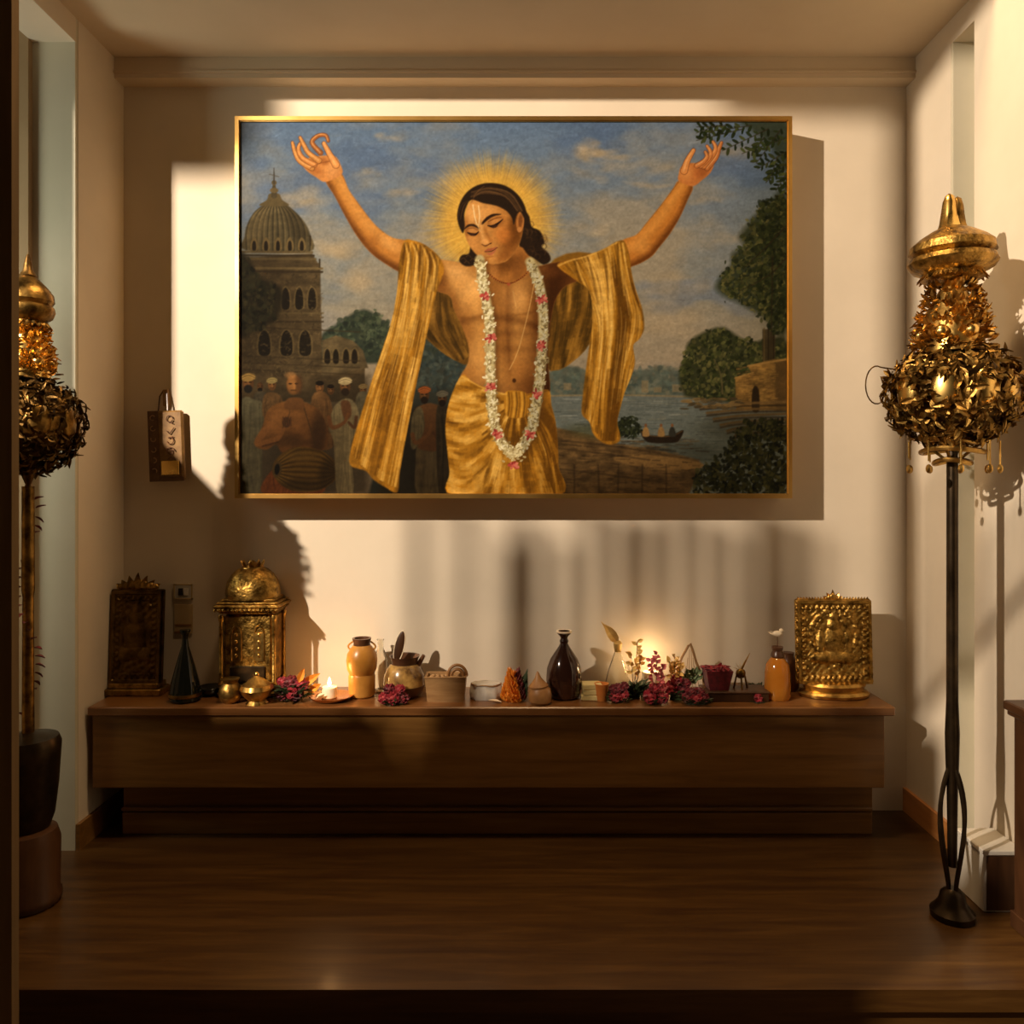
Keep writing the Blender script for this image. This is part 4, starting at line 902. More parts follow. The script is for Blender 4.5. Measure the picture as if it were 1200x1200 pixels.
def lamp_head(t,k,zc,R,m_leaf,m_crown,seed,capz,capr,cl0,cl1,clr,finial,dark=False):
    """zc, R: centre height and radius of the leafy ball (metres); other numbers in pixels above ball centre"""
    meds=[direction(a,e) for a,e in [(-.62,.02),(.08,.02),(.78,.02),(1.5,.02),(-1.35,.02),(2.4,.0),(-2.3,.0)]]
    MB().ball((0,0,zc),R*.74,R*.74,R*.70,24,16).build('core',BRONZE,t)
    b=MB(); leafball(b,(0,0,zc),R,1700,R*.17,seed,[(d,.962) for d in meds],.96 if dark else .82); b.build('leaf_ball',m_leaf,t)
    for d in meds:
        o=MB().ball((0,0,0),R*.19,R*.07,R*.30,14,10).build('medallion',BRASSL if not dark else BRASSD,t,loc=Vector((0,0,zc))+d*R*.80)
        o.rotation_euler=(0,0,math.atan2(d.x,-d.y))
    b=MB()
    rnd=random.Random(seed+1); zlo,zhi=zc+cl0/k,zc+cl1/k
    b.lathe([(clr*.66/k,zlo-.01),(clr*.6/k,zlo+(zhi-zlo)*.5),(clr*.16/k,zhi),(clr*.14/k,zc+capz/k)],20)
    for i in range(420):
        f=rnd.random(); a=rnd.uniform(0,2*PI); rr=clr/k*(1-.5*f**1.6)*rnd.uniform(.75,1); d=Vector((math.cos(a),math.sin(a),rnd.uniform(-.2,1.0)))
        b.leaf((rr*math.cos(a)*.75,rr*math.sin(a)*.75,zlo+(zhi-zlo)*f),d,(math.cos(a),math.sin(a),.3),(.030*R/.2),.019*R/.2,rnd.uniform(-.2,.5))
    b.build('leaf_crown',m_crown,t)
    for i in range(7):
        a=2*PI*i/7+.3; r=clr*.66/k; MB().ball((0,0,0),.022*R/.2,.022*R/.2,.02*R/.2,12,8).build('crown_bead',BRASSL,t,loc=(r*math.cos(a),r*math.sin(a),zlo+(zhi-zlo)*.22))
    c=capr/k; z=zc+capz/k
    MB().lathe([(c*.62,z-.035),(c*.72,z-.028),(c*.66,z-.014),(c*.9,z),(c,z+.02),(c*.96,z+.034),(c*.86,z+.040),(c*.97,z+.052),(c*.94,z+.074),(c*.78,z+.092),(c*.5,z+.115),(c*.3,z+.128)],36,
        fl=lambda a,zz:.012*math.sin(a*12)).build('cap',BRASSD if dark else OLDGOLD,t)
    frl=MB()
    for i in range(22):
        a=2*PI*i/22; frl.leaf((c*.62*math.cos(a),c*.62*math.sin(a),z-.012),(math.cos(a)*.5,math.sin(a)*.5,-1),(math.cos(a),math.sin(a),0),.03,.02,-.3)
    frl.build('cap_fringe',BRASS,t)
    f0=z+.125; H=finial/k
    if dark:
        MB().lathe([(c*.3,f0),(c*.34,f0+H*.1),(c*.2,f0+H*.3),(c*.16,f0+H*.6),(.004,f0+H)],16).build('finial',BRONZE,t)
    else:
        for dx,m,h,r in [(-.009,BRASSL,H,.022),(.016,BRASSD,H*.92,.019)]:
            o=MB().lathe([(r*1.5,0),(r*1.2,h*.2),(r,h*.45),(r*.92,h*.75),(r*.6,h*.93),(.002,h)],14,fl=lambda a,zz:.10*math.sin(a*5+zz*260)).build('finial',m,t,loc=(dx,0,f0-.006))

def right_lamp():
    y=-.776;k=sc(y); X=wx(1116,y)
    t=thing('floor_lamp','tall gilt floor lamp with a leafy ball and thin dark pole at the right wall','floor lamp',(X,y,0))
    Z=lambda py: wz(py,y)
    R=77/k; zc=Z(462)
    lamp_head(t,k,zc,R,BRASSD,BRASS,21,capz=462-316,capr=48,cl0=52,cl1=132,clr=52,finial=44)
    MB().lathe([(.006,Z(522)),(.013,Z(515)),(.02,Z(500)),(.03,Z(480)),(.052,Z(466)),(.06,Z(455))],18).build('funnel',IRON,t)
    for py,r,th in [(517,27,.007),(528,33,.008),(541,19,.008)]:
        MB().tube([(r/k*math.cos(2*PI*i/32),r/k*math.sin(2*PI*i/32),Z(py)+.006*math.sin(2*PI*i/32*2)) for i in range(32)],th,8,True).build('ring',BRASS,t)
    for i in range(4):
        a=PI/4+i*PI/2; MB().tube([(.012*math.cos(a),.012*math.sin(a),Z(541)),(27/k*math.cos(a),27/k*math.sin(a),Z(522)),(36/k*math.cos(a),36/k*math.sin(a),Z(508))],.005,6).build('bracket',BRASSD,t)
    MB().lathe([(.013,Z(1015)),(.016,Z(920)),(.019,Z(895)),(.021,Z(860)),(.017,Z(820)),(.0165,Z(545)),(.012,Z(515))],14).build('pole',IRON,t)
    for a in (0,PI/2,PI,3*PI/2):
        pts=[]
        for i in range(15):
            f=i/14; w=.012+.035*math.sin(PI*f**.75)**1.3; pts.append((w*math.cos(a+.25),w*math.sin(a+.25),Z(900)+(Z(1046)-Z(900))*f))
        MB().tube(pts,.0065,8).build('loop',IRON,t)
    MB().lathe([(.062,0),(.064,.02),(.05,.035),(.04,.05),(.034,.075),(.018,.09)],24).build('base',IRON,t)
    # thin scroll of wire at the left of the ball and small drops underneath
    cx,cz=wx(1024,y)-X,Z(452)
    sp=[(cx+13/k*math.cos(a),-.02,cz+22/k*math.sin(a)) for a in [1.2+i*.28 for i in range(15)]]
    sp=[(wx(1046,y)-X,-.02,Z(434))]+sp+[(cx+4/k,-.02,cz-14/k)]
    MB().tube(sp,.0022,6).build('wire_scroll',BRASSD,t)
    rnd=random.Random(4)
    for i in range(9):
        a=2*PI*i/9+.2; r=R*.62; z=zc-R*.72
        MB().tube([(r*math.cos(a),r*math.sin(a),z),(r*math.cos(a),r*math.sin(a),z-.05-.03*rnd.random())],[.003,.003],6).ball((r*math.cos(a),r*math.sin(a),z-.085),.009,.009,.014,8,6).build('pendant',BRASS,t)
def left_lamp():
    y=-.70;k=sc(y); X=wx(33,y)
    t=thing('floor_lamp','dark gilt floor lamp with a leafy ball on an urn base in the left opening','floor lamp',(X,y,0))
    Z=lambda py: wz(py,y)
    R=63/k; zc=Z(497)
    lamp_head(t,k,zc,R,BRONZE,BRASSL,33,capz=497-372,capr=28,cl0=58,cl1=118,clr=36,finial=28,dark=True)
    MB().lathe([(R*.745,-.045),(R*.78,-.03),(R*.79,.03),(R*.745,.045)],30,cap=False).build('band',BRASSD,t,loc=(0,0,zc+.01))
    MB().lathe([(.004,Z(580)),(.014,Z(574)),(.008,Z(568)),(.02,Z(556)),(.05,Z(540))],16).build('drop',BRONZE,t)
    MB().lathe([(.018,Z(866)),(.016,Z(700)),(.019,Z(690)),(.018,Z(570))],16).build('pole',BRASSD,t)
    g=MB(); rnd=random.Random(2)
    for i in range(26):
        f=i/25; a=f*9; g.leaf((.02*math.cos(a),.02*math.sin(a),Z(585)+(Z(840)-Z(585))*f),(math.cos(a),math.sin(a),rnd.uniform(-.6,.6)),(0,0,1),.03,.018,.2)
    lab(g.build('vine',DRED,t),'dark red leafy vine wound round the pole')
    MB().lathe([(.06,Z(972)),(.075,Z(955)),(.086,Z(920)),(.092,Z(885)),(.094,Z(872)),(.086,Z(864)),(.05,Z(862)),(.02,Z(858))],28).build('urn',IRON,t)
    MB().lathe([(.088,0),(.096,.012),(.096,.03),(.090,.04),(.092,.20),(.082,.235),(.062,Z(970))],28).build('pedestal',DARKW,t)

# ------------------------------------------------------------------ things on the walls
def wall_things():
    k=sc(0)
    t=thing('switch_plate','small white switch plate on the back wall above the dark flask','switch',(wx(215.5,0),0,wz(693,0)))
    MB().box(-11/k,-.008,-9/k,11/k,0,9/k,b=.002).build('plate',PLAST,t,False)
    f=MB()
    for (a,b,c,d) in [(-11,-9,11,-7.6),(-11,7.6,11,9),(-11,-9,-9.4,9),(9.4,-9,11,9)]: f.box(a/k,-.0095,b/k,c/k,-.006,d/k)
    f.build('rim',BEIGE,t,False)
    MB().box(-5/k,-.013,-4/k,0,-.007,4/k).build('rocker',BLACK,t,False)
    MB().box(1/k,-.011,-4/k,6/k,-.007,4/k).build('rocker',WHITE,t,False)
    t=thing('wall_card','beige card fixed to the back wall between switch plate and dark flask','card',(wx(216,0),0,wz(742,0)))
    MB().box(-11/k,-.006,0,10/k,0,34/k).build('sheet',BEIGE,t,False)
    MB().box(-10/k,-.008,9/k,9/k,-.006,11/k).box(-10/k,-.008,1/k,6/k,-.006,3/k).build('printed_line',MCLAY,t,False)
    # carved hanging board
    y=-.02
    t=thing('carved_board','small carved wooden board hanging on the back wall left of the painting','wall board',(wx(199,0),0,wz(523,0)))
    t.rotation_euler=(0,math.radians(-2),0)
    w,h=20/k,41/k
    MB().box(-w,-.035,-h,w,-.012,h,b=.007).build('board',mat('carved wood',(.17,.085,.022),(.30,.165,.05),.5,scale=30),t,False)
    s=MB().box(-w,-.039,-h,-w*.38,-.035,h,b=.0015); s.box(-w*.38,-.039,-h,w,-.035,-h*.88,b=.0015); s.build('dark_border',mat('dark carved border',(.075,.032,.012),(.14,.066,.022),.5,scale=40,bump=.3),t,False)
    MB().box(-w*.3,-.040,-h*.82,w*.74,-.035,-h*.42,b=.0015).build('gilt_patch',BRASSL,t,False)
    def curl(cx,cz,r,a0,a1,n=12,spin=.0): return [(cx+(r*(1-spin*i/n))*math.cos(a0+(a1-a0)*i/n),-.041,cz+(r*(1-spin*i/n))*math.sin(a0+(a1-a0)*i/n)) for i in range(n+1)]
    R=.013; x=w*.3
    class G:
        m=DCLAY
        def tube(s,*a):
            m=MB().tube(*a); m.build('carved_letter',s.m,t); return s
    g=G()
    zs=[h*.76,h*.42,h*.14,-h*.16]
    g.tube(curl(x,zs[0],R,0,6.0),.0022,6); g.tube([(x,-.041,zs[0]-R),(x+R,-.041,zs[0]-R*1.5)],.0022,6)
    g.tube([(x-R,-.041,zs[1]),(x-.2*R,-.041,zs[1]-R),(x+R*1.3,-.041,zs[1]+R)],.0022,6)
    g.tube(curl(x,zs[2],R,2.2,-3.0),.0022,6); g.tube([(x-R*.6,-.041,zs[2]+R),(x+R,-.041,zs[2]+R*1.2)],.0022,6)
    g.tube(curl(x-.002,zs[3],R*1.4,0,9.5,24,.75),.0022,6)
    g.tube([(x-R,-.041,-h*.38),(x,-.041,-h*.32),(x+R,-.041,-h*.4)],.0022,6)
    xl=-w*.68; g.m=TAN
    for i in range(6):
        z=h*(.8-.3*i); g.tube(curl(xl,z,R*.75,.6+i,5.2+i*.7),.0022,6)
    c=MB(); c.tube([(-.028,-.03,h),(-.026,-.018,h+.06),(-.012,-.012,h+.085),(.004,-.018,h+.07),(.010,-.03,h)],.0035,6); c.build('cord',DCLAY,t)
    MB().box(-.016,-.016,h+.02,.008,-.006,h+.088,b=.003).build('hanger',TAN,t,False)

def right_edge_things():
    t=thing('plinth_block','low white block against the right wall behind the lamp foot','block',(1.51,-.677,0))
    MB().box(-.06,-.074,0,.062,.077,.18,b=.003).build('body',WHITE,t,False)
    lab(MB().box(-.052,-.078,.008,.060,-.073,.176).build('front_face',DARKW,t,False),'dark sheet for the shaded front face')  # shade on the white front, put in as a dark sheet
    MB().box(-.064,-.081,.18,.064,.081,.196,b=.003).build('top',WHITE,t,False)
    t=thing('wooden_pillar_stand','dark wooden stand with a moulded top at the right edge','stand',(1.53,-.93,0))
    MB().box(-.036,-.1,.02,.04,.1,.64,b=.003).build('body',DARKW,t,False)
    MB().box(-.050,-.115,.64,.044,.112,.655,b=.003).box(-.058,-.125,.655,.046,.12,.683,b=.004).build('top',DARKW,t,False)
    MB().box(-.044,-.108,0,.044,.108,.05,b=.003).build('foot',DARKW,t,False)

# ------------------------------------------------------------------ offerings along the altar, left to right
def flame(t,h,k):
    MB().lathe(prof(k,[(0,0),(1.6,1.5),(2.2,4),(1.4,7.5),(0,11)]),12).build('flame',FLAME,t,loc=(0,0,h))
def offerings():
    t,k=pot('glass_flask','dark conical glass flask with a thin neck below the wall switch','bottle',217,-.2,[(16,0),(18,2),(18,8),(15.5,22),(11,40),(7,54),(4,64),(3.2,72)],FLASK)
    MB().lathe(prof(k,[(3.2,72),(3.6,77),(6,81),(6,83),(2.4,83)]),20).build('lip',FLASK,t)
    MB().lathe(prof(k,[(18.3,6),(18.6,8),(18.3,10)]),28,cap=False).build('band',BRASSD,t)
    t,k=pot('incense_bowl','small dark green bowl between the flask and the domed shrine','bowl',247,-.12,[(8,0),(13,4),(15,9),(14,10),(6,6)],FLASK)
    t,k=pot('brass_pot','small round brass pot before the left corner of the shrine','pot',270,-.226,[(8,0),(12,4),(13.5,11),(12,18),(8,23),(9,26),(10.5,28),(7,28)],BRASSD)
    t,k=pot('brass_bowl','lobed brass bowl before the middle of the shrine','bowl',301,-.236,[(12,0),(9,4),(15,10),(18,17),(16,22),(12,24),(8,28),(3,31),(1,33)],BRASS,fl=lambda a,z:.09*abs(math.sin(a*5)))
    MB().ball((0,0,33.5/k),2.6/k,2.6/k,3/k).build('knob',BRASSL,t)
    # dark red bunch with an orange petal
    t,k=bunch('flower_bunch','spiky dark red flower bunch with an orange petal right of the shrine',343,-.2,
        [(-9,10,10,0,-.02),(6,8,10,0,-.025),(-2,22,9,0,.0),(12,20,9,1,-.01),(-13,22,7,1,.01),(1,12,8,1,-.035)],(60,26,40),3,[DRED,CRIM])
    b=MB(); b.leaf((10/k,0,16/k),(1.0,-.1,.75),(0,-1,.4),27/k,11/k,.1); b.leaf((18/k,0,10/k),(1,-.1,.55),(0,-1,.4),20/k,10/k,-.2); b.leaf((8/k,-.01,22/k),(.4,-.1,1),(0,-1,.1),18/k,9/k,0)
    lab(b.build('petal',ORANGE,t),'orange pointed petals')
    # plate with lit candle
    y=-.19;k=sc(y)
    tp=thing('offering_plate','round copper plate under the lit candle left of the ochre jar','plate',at(388,y))
    MB().lathe(prof(k,[(16,0),(21,1),(25,4),(26,5.5),(24,5),(19,2.6),(.5,2.2)]),40,sy=.9).build('dish',mat('copper',(.62,.27,.09),(.78,.40,.16),.25,1.0,scale=9),tp)
    t=thing('candle','short pale lit candle on the copper plate','candle',(wx(386,y),y,TOP+2.6/k))
    MB().lathe(prof(k,[(8,0),(9,1),(9,11),(8.2,12.5),(6,11.6),(.5,11)]),24).build('wax',PALEP,t)
    flame(MB().tube([(0,0,11/k),(.001,0,14/k)],.0008,6).build('wick',BLACK,t),13/k,k)
    for i,(dx,dy) in enumerate([(-14,-.03),(-17,.02)]):
        b=MB(); b.leaf((0,0,0),(1,0,.1),(0,0,1),14/k,9/k,-.15); b.leaf((2/k,0,2/k),(.8,.4,.3),(0,0,1),12/k,8/k,.1)
        tag(b.build('petal',PALEP,None,loc=(wx(386,y)+dx/k,y+dy,TOP+3.6/k)),['pale petal lying at the front of the copper plate','pale petal lying at the back of the copper plate'][i],'petal')
    # ochre jar
    t,k=pot('clay_jar','ochre clay jar with a dark open mouth right of the copper plate','jar',424,-.14,[(13,0),(15,2),(15.5,12),(15.5,24),(14.5,26.5),(17,32),(18,42),(17,50),(12.5,57),(10,60)],OCHRE)
    lab(MB().lathe(prof(k,[(10,59),(9.5,63),(11,66.5),(11,68),(8.6,68),(7.5,62),(.5,58)]),26).build('rim',DCLAY,t),'dark brown rim and mouth')
    for s in (-1,1): MB().tube([(s*(10+6*math.sin(PI*i/8))/k,0,(52+12*i/8)/k) for i in range(9)],.0035,6).build('ear_handle',OCHRE,t)
    t,k=pot('glass_bottle','slim clear glass bottle tucked between the ochre jar and dark pot','bottle',446,-.06,[(8,0),(9,2),(9,36),(5,46),(3.5,50),(3.5,58),(4.5,60),(3.0,60),(2.6,50),(8,36),(8,3),(.5,2.4)],CLEAR)
    # dark pot with spoon and red flowers
    t,k=pot('clay_pot','dark squat clay pot with a spout, red flowers at its foot','pot',474,-.135,[(17,0),(21,5),(24,14),(23,24),(19,33),(15,38),(16,43),(18,47),(16,46.5),(12,40),(18,25),(.5,6)],DCLAY)
    b=MB(); b.tube([(14/k,0,34/k),(19/k,-.004,41/k),(23/k,-.006,48/k)],[.012,.009,.007],10); b.build('spout',DCLAY,t)
    lab(MB().lathe(prof(k,[(24.6,14),(23.6,24.5),(19.8,33),(15.6,38)]),32,cap=False).build('shoulder_glaze',mat('mottled golden glaze',(.07,.03,.012),(.52,.31,.09),.22,scale=16,coat=.4),t),'mottled golden glaze on the shoulder')
    X=wx(464,-.17)
    s=thing('wooden_spoon','dark wooden spoon with a pale edge leaning upright out of the dark pot','spoon',(wx(462,-.135),-.135,TOP+26/k)); s.rotation_euler=(0,math.radians(13),0)
    MB().tube([(0,0,-4/k),(0,0,22/k)],.0045,8).build('handle',DARKW,s)
    sb=MB().ball((-1/k,.0,32/k),5.5/k,.006,19/k,16,10).build('bowl',DARKW,s)
    MB().tube([(-1/k+5.6/k*math.cos(2*PI*i/24),-.002,32/k+19.2/k*math.sin(2*PI*i/24)) for i in range(24)],.0022,6,True).build('edge',PALEP,sb)
    bunch('flower_bunch','small crimson flower bunch lying before the dark squat pot',461,-.255,[(-11,8,8,0,0),(0,8,9,0,-.012),(11,8,9,1,0),(-5,17,8,1,.01),(6,17,8,0,.01)],(24,26,18),6,[CRIM,DRED])
    # basket
    y=-.19;k=sc(y)
    t=thing('wooden_basket','tan wooden box basket with a rolled end right of the dark pot','basket',at(523,y))
    b=MB(); w0,w1,h=21/k,24/k,29/k; d0,d1=.036,.042
    vs=[(-w0,-d0,0),(w0,-d0,0),(w0,d0,0),(-w0,d0,0),(-w1,-d1,h),(w1,-d1,h),(w1,d1,h),(-w1,d1,h),(-w1+.006,-d1+.006,h),(w1-.006,-d1+.006,h),(w1-.006,d1-.006,h),(-w1+.006,d1-.006,h),(-w0+.006,-d0+.006,.02),(w0-.006,-d0+.006,.02),(w0-.006,d0-.006,.02),(-w0+.006,d0-.006,.02)]
    fs=[(0,3,2,1),(12,13,14,15)]
    for i in range(4): j=(i+1)%4; fs+=[(i,j,4+j,4+i),(4+i,4+j,8+j,8+i),(8+i,8+j,12+j,12+i)]
    b.add(vs,fs); bx_=b.build('box',TAN,t,False)
    MB().tube([(-w1,-d1,h),(w1,-d1,h),(w1,d1,h),(-w1,d1,h)],.003,6,True).build('rim',TAN,bx_)
    b=MB(); b.tube([((13+11*math.cos(a))/k,-.006,(28+13*math.sin(a))/k) for a in [PI*i/14 for i in range(15)]],.006,8)
    b.tube([((13+7*math.cos(a))/k,-.004,(28+8*math.sin(a))/k) for a in [PI*i/14 for i in range(15)]],.007,8)
    b.build('rolled_end',MCLAY,t)
    b=MB(); rnd=random.Random(9)
    for i in range(40): b.ball((rnd.uniform(-w1+.012,w1-.012),rnd.uniform(-d1+.012,d1-.012),h*.9+rnd.uniform(-.004,.006)),.009,.009,.006,8,6)
    o=b.build('filling',TAN,t); o['kind']='stuff'
    # white cloth
    y=-.17;k=sc(y)
    t=thing('cloth_bundle','folded white cloth bundle between basket and orange flower cone','cloth',at(570,y))
    def cl(a,z): return .06*math.sin(a*5+z*90)+.03*math.sin(a*11)
    MB().lathe(prof(k,[(18,0),(20,4),(19.5,10),(18,15),(17,18),(8,20),(.5,20.5)]),48,sy=.62,fl=cl).build('folds',CLOTH,t)
    MB().tube([((17.6*math.cos(2*PI*i/28))/k,(17.6*math.sin(2*PI*i/28))*.64/k,17/k+.002*math.sin(i*1.3)) for i in range(28)],.0022,6,True).build('hem',TAN,t)
    # marigold cone
    y=-.2;k=sc(y)
    t=thing('flower_cone','upright cone of orange petals right of the white cloth','flowers',at(602,y))
    rnd=random.Random(12); b=MB(); c=MB(); g=MB()
    for i in range(150):
        f=rnd.random(); a=rnd.uniform(0,2*PI); r=12*(1-f*.8)/k; p=(r*math.cos(a),r*math.sin(a),f*33/k)
        (b if math.cos(a)<.45 else c).leaf(p,(math.cos(a),math.sin(a),.9),(math.cos(a),math.sin(a),0),8/k,6/k,.3)
    for i in range(30):
        f=rnd.random(); g.leaf((10/k,rnd.uniform(-.01,.02),f*26/k),(1,rnd.uniform(-.6,.4),1),(1,0,0),12/k,5/k,.2)
    b.lathe(prof(k,[(10,0),(8,12),(3,30),(.2,36)]),14); b.build('orange_petals',ORANGE,t); lab(c.build('dark_petals',DRED,t),'dark red petals on the right side'); g.build('leaves',GREEN,t)
    tag(MB().leaf((0,0,0),(-1,-.2,.1),(0,0,1),16/k,9/k,-.1).build('petal',PALEP,None,loc=(wx(588,-.235),-.235,TOP+.003)),'pale petal lying on the altar before the orange flower cone','petal')
    # little brown pot with pointed lid
    t,k=pot('lidded_pot','little brown clay pot with a pointed lid left of the tall vase','pot',633,-.24,[(10,0),(13,3),(13.5,10),(12,17),(9.5,20)],MCLAY)
    MB().lathe(prof(k,[(11,19),(11.5,21),(8,25),(4,30),(1.6,36),(.2,38)]),20).build('lid',MCLAY,t).rotation_euler=(0,math.radians(-5),0)
    # tall vase
    t,k=pot('vase','tall dark brown glazed vase with a narrow neck and flared mouth','vase',661,-.155,[(15,0),(18,2),(20,10),(21,22),(20,34),(16,45),(10,54),(6,60),(4.6,63),(5.4,66),(4,69),(5,71.5),(8.4,75),(9,77),(7,76.5),(3,72)],GLAZE,n=40)
    lab(MB().lathe(prof(k,[(8.7,75.6),(9.3,77),(9,78),(6.8,77.6)]),28,cap=False).build('lip',PALEP,t),'pale lip of the mouth')
    # yellow slabs
    y=-.18;k=sc(y)
    for i,(l,dx,w) in enumerate([('bottom','0',13),('middle','1',12.5),('topmost','-1',11.5)]):
        o=tag(MB().box(-w/k,-.03,0,w/k,.03,6.3/k,b=.003).build('yellow_slab',YELLOW,None,False),
            ['pale yellow slab lowest in the little stack right of the vase','pale yellow slab in the middle of the stack right of the vase','pale yellow slab topmost in the stack right of the vase'][i],'slab','pale yellow slabs right of the vase')
        o.location=(wx(694,y)+int(dx)/k,y,TOP+i*6.4/k); o.rotation_euler=(0,0,(i-1)*.08)
    t,k=pot('clay_cup','small orange clay cup between yellow slabs and crimson flowers','cup',705,-.2,[(6,0),(6.6,2),(8,18),(8.6,20),(7.4,20),(6,4),(.3,3)],TERRA)
    # glass bottle with golden stopper
    t,k=pot('glass_bottle','clear conical glass bottle with a golden feather-shaped stopper','bottle',724,-.07,[(13,0),(15,2),(15,10),(11,26),(6,40),(4,46),(4.4,52),(3.2,52),(3,46),(5,40),(10,26),(14,10),(14,3),(.5,2)],CLEAR)
    b=MB(); b.lathe(prof(k,[(3,46),(4.6,50),(5.4,56),(3,59)]),14)
    for i,(q,L,W) in enumerate([(-.55,28,12),(-.7,24,9),(-.38,22,9),(-.62,33,5)]): b.leaf((0,.004*(i-1.5),56/k),(q*1.25,-.02,1),(0,-1,.1),L/k,W/k,-.1,.0025)
    lab(b.build('stopper',GOLDP,t),'golden feather-shaped stopper')
    # flower bunches of the right half
    bunch('flower_bunch','crimson flower bunch below the clear conical bottle',724,-.225,[(-4,7,8,0,-.01),(6,9,8,0,-.005),(1,17,7,1,0),(8,18,6,1,.01),(-5,16,6,1,.0)],(30,20,22),14,[CRIM,DRED])
    t,k=bunch('foliage_bunch','dark green leafy bunch with budding twigs left of the red roses',743,-.15,[],(110,22,32),15,[CRIM])
    b=MB(); u=MB(); rnd=random.Random(8)
    for dx,h in [(-3,50),(4,64),(8,46)]:
        b.tube([(0,0,6/k),(dx*.6/k,.004,h*.5/k),(dx/k,0,h/k)],.0016,6)
        for i in range(9): f=.55+.45*i/8; u.leaf((dx*f/k,0,h*f/k),(rnd.uniform(-1,1),rnd.uniform(-1,.4),rnd.uniform(0,.8)),(0,-1,.3),8/k,5/k,.1)
    b.build('twig',DCLAY,t); lab(u.build('yellow_buds',GOLDP,t),'yellow buds on the twigs')
    t,k=bunch('rose_bunch','bright red rose bunch with pink blossom sprays before the glowing candle',768,-.243,[(-6,9,10,0,-.01),(7,8,9,0,-.015),(0,19,8,0,0),(9,19,6,1,.005)],(30,22,22),16,[CRIM,PINK])
    b=MB(); u=MB()
    for dx,h in [(-6,52),(2,58),(9,44)]:
        b.tube([(0,0,12/k),(dx*.7/k,0,h*.6/k),(dx/k,0,h/k)],.0013,6)
        for i in range(12): f=.5+.5*i/11; u.leaf((dx*f/k,0,h*f/k),(rnd.uniform(-1,1),rnd.uniform(-1,.4),rnd.uniform(-.2,.8)),(0,-1,.3),6.5/k,5/k,.1)
    b.build('twig',DCLAY,t); lab(u.build('blossom_spray',PINK,t),'small pink blossoms on thin twigs')
    t,k=bunch('rose_bunch','red rose bunch with yellow sprays left of the triangular frame',793,-.19,[(-6,14,10,0,0),(7,12,9,1,-.01),(0,24,8,0,.005),(11,20,7,1,.0)],(36,24,24),18,[CRIM,DRED])
    b=MB(); u=MB()
    for dx,h in [(-8,44),(-2,50),(5,40)]:
        b.tube([(0,.01,12/k),(dx*.7/k,.01,h*.6/k),(dx/k,.01,h/k)],.0013,6)
        for i in range(10): f=.55+.45*i/9; u.leaf((dx*f/k,.01,h*f/k),(rnd.uniform(-1,1),rnd.uniform(-1,.4),rnd.uniform(-.2,.8)),(0,-1,.3),7.5/k,5/k,.1)
    b.build('twig',DCLAY,t); lab(u.build('yellow_spray',GOLDP,t),'yellow sprays on thin twigs')
    bunch('flower_bunch','low dark red flower bunch below the triangular frame',815,-.247,[(-9,7,8,0,0),(0,8,8,1,-.01),(9,7,8,0,0),(-4,14,7,0,.01),(6,14,7,0,.01)],(40,34,20),19,[DRED,CRIM])
    # glowing candle behind the roses
    y=-.085;k=sc(y)
    t=thing('candle','lit white pillar candle glowing behind the bright red roses','candle',at(762,y))
    MB().lathe(prof(k,[(9,0),(10,1),(10,22),(9,24),(7,23),(.5,22.4)]),24).build('wax',PALEP,t)
    flame(MB().tube([(0,0,22/k),(.001,0,26/k)],.0008,6).build('wick',BLACK,t),25/k,k)
    # triangular wicker frame
    y=-.125;k=sc(y)
    t=thing('wicker_frame','small triangular wicker frame with fine strings among the red roses','ornament',at(807,y))
    L=[(-18,0),(-17,18),(-8,44),(0,58),(2,60),(5,52),(9,38),(17,20),(19,0)]
    MB().tube([(a/k,0,b/k) for a,b in L],.005,8).build('frame',TAN,t)
    MB().tube([(-18/k,0,3/k),(18/k,0,3/k)],.005,8).build('foot',TAN,t)
    b=MB()
    for i in range(7):
        x=-12+i*4; top=58-abs(x-2)*2.4
        b.tube([(x*1.15/k,0,3/k),((x*.5+1)/k,0,max(16,top)/k)],.001,5)
    b.build('strings',TAN,t)
    g=MB(); rnd=random.Random(3)
    for i in range(40): g.leaf((rnd.uniform(-11,11)/k,-.008,rnd.uniform(14,26)/k),(rnd.uniform(-1,1),-.3,rnd.uniform(0,1)),(0,-1,.2),9/k,5/k,.1)
    lab(g.build('leaves',PALEG,t),'pale green leaves woven into the frame')
    # low box, red bowl, spiky ornament
    y=-.17;k=sc(y)
    t=thing('low_box','low dark wooden box under the dark red bowl','box',at(860,y)); hb=12/k
    MB().box(-37/k,-.055,0,36/k,.05,hb*.8,b=.003).build('body',DARKW,t,False); MB().box(-38/k,-.058,hb*.8,37/k,.053,hb,b=.002).build('lid',DARKW,t,False)
    t=thing('flower_bowl','dark red four-sided bowl heaped with petals on the low dark box','bowl',(wx(840,y),y,TOP+hb))
    b=MB(); w0,w1,h=11/k,15.5/k,23/k
    vs=[(-w0,-w0,0),(w0,-w0,0),(w0,w0,0),(-w0,w0,0),(-w1,-w1,h),(w1,-w1,h),(w1,w1,h),(-w1,w1,h),(-w1*.8,-w1*.8,h*.9),(w1*.8,-w1*.8,h*.9),(w1*.8,w1*.8,h*.9),(-w1*.8,w1*.8,h*.9)]
    fs=[(0,3,2,1),(8,9,10,11)]
    for i in range(4): j=(i+1)%4; fs+=[(i,j,4+j,4+i),(4+i,4+j,8+j,8+i)]
    b.add(vs,fs); b.build('bowl',DRED,t,False)
    b=MB()
    for i in range(60): b.leaf((rnd.uniform(-.8,.8)*w1,rnd.uniform(-.8,.8)*w1,h*.9),(rnd.uniform(-1,1),rnd.uniform(-1,1),rnd.uniform(.1,.6)),(0,0,1),8/k,6/k,.2)
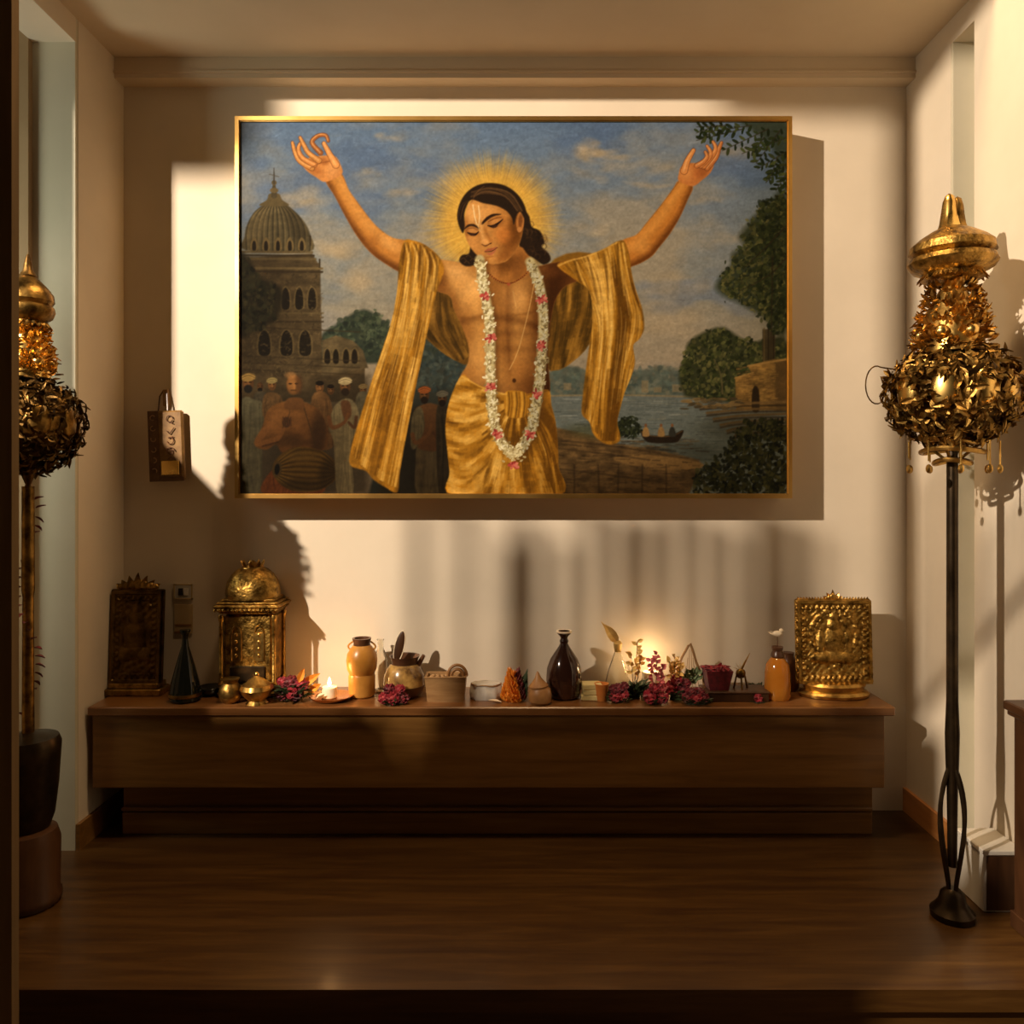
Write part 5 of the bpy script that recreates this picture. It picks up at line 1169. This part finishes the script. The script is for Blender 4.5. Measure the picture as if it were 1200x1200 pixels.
    o=b.build('petals',CRIM,t); o['kind']='stuff'
    t=thing('spiky_ornament','small spiky brass ornament with one slanting prong, right of the red bowl','ornament',(wx(868,y),y,TOP+hb))
    b=MB()
    b.tube([(-8/k,0,0),(-5/k,0,14/k),(-2/k,-.004,22/k)],[.004,.0035,.003],6); b.tube([(8/k,.004,0),(5/k,0,14/k),(1/k,0,20/k)],[.004,.0035,.003],6); b.tube([(0,-.02,0),(0,-.008,12/k),(0,0,20/k)],[.004,.0035,.003],6)
    b.ball((0,0,17/k),6/k,.013,6/k,12,8); b.build('body',BRASSD,t)
    MB().tube([(0,0,20/k),(5/k,0,30/k),(11/k,0,41/k)],[.005,.0035,.001],7).build('prong',BRASS,t)
    b=MB()
    for a in (-1.1,-.6,-.1): b.tube([(0,0,20/k),(10/k*math.sin(a),0,(20+11*math.cos(a))/k)],[.003,.001],6)
    b.build('spike',PALEP,t)
    t,k=bunch('leaf_sprig','flat dark green leaf sprig lying behind the low box end',888,-.07,[],(50,36,16),31,[CRIM])
    bunch('flower_bunch','single small red flower lying at the foot of the amber bottle',889,-.236,[(0,5,6,0,0)],(8,14,9),32,[CRIM])
    # amber bottle with bird pin
    t,k=pot('amber_bottle','round amber glass bottle with a bird-topped pin beside the gold tablet','bottle',911,-.175,[(13,0),(15,3),(15,14),(14.5,30),(13,40),(9,46),(6,49)],AMBER)
    lab(MB().lathe(prof(k,[(6,47),(7.6,50),(7,53),(5.4,56),(6.6,59),(6.6,61),(2,61)]),20).build('neck',DCLAY,t),'dark brown neck and collar')
    MB().tube([(0,0,58/k),(.0,0,73/k)],.002,6).build('pin',DCLAY,t)
    b=MB(); b.ball((0,0,76/k),6/k,3/k,3.6/k,12,8); b.ball((4.4/k,0,79.5/k),2.6/k,2.2/k,2.6/k,10,7); b.leaf((-4/k,0,76/k),(-1,0,.35),(0,-1,.2),8/k,4/k,0,.003); b.tube([(6.4/k,0,79.4/k),(9/k,0,79/k)],[.002,.0004],5)
    b.build('bird',PALEP,t)
    t,k=pot('clay_jug','small dark clay jug half hidden between amber bottle and gold tablet','jug',924,-.05,[(9,0),(12,4),(12,22),(9,34),(6,40),(6.6,44),(5,44)],DCLAY)
FLAME=emit('candle flame',(1.0,.62,.22),22)

painting(); bench(); dark_tablet(); gold_tablet(); shrine(); right_lamp(); left_lamp(); wall_things(); right_edge_things(); offerings()

# ------------------------------------------------------------------ light
def light(kind,name,loc,e,c,size=.05,target=None):
    d=bpy.data.lights.new(name,kind); d.energy=e; d.color=c
    if kind=='AREA': d.size=size
    else: d.shadow_soft_size=size
    o=bpy.data.objects.new(name,d); COL.objects.link(o); o.location=loc
    if target: o.rotation_euler=(Vector(target)-Vector(loc)).to_track_quat('-Z','Y').to_euler()
    return o
light('POINT','low_daylight',(-3.66,-3.85,3.75),2150,(1.0,.815,.62),.05)
light('POINT','candle_light',(wx(386,-.2),-.19,TOP+.10),0.7,(1.0,.50,.17),.02)
light('POINT','candle_light.001',(wx(762,-.085),-.085,TOP+.13),0.8,(1.0,.66,.34),.02)
light('AREA','fill_light',(.1,-1.0,4.8),82,(1.0,.66,.34),.5,(.1,-.9,0))  # unseen overhead fill, added to lift the floor and bench
light('AREA','outside_skylight',(-2.75,-1.15,1.9),22,(1.0,1.0,.80),.8,(-1.7,-.34,1.6))
w=bpy.data.worlds.new('dim hall'); bpy.context.scene.world=w; w.use_nodes=True
bg=w.node_tree.nodes['Background']; bg.inputs['Color'].default_value=(1.0,.66,.34,1); bg.inputs['Strength'].default_value=.018

# ------------------------------------------------------------------ camera and view
c=bpy.data.cameras.new('camera'); co=bpy.data.objects.new('camera',c); COL.objects.link(co)
co.location=(0,CAM_Y,EYE); co.rotation_euler=(PI/2,0,0); c.sensor_width=36; c.lens=FOC/1200*36
c.shift_x=-(VX-600)/1200; c.shift_y=(VY-600)/1200; c.clip_start=.05
s=bpy.context.scene; s.camera=co
s.view_settings.view_transform='Standard'; s.view_settings.look='None'; s.view_settings.gamma=1; s.view_settings.use_curve_mapping=False; s.view_settings.exposure=0.0
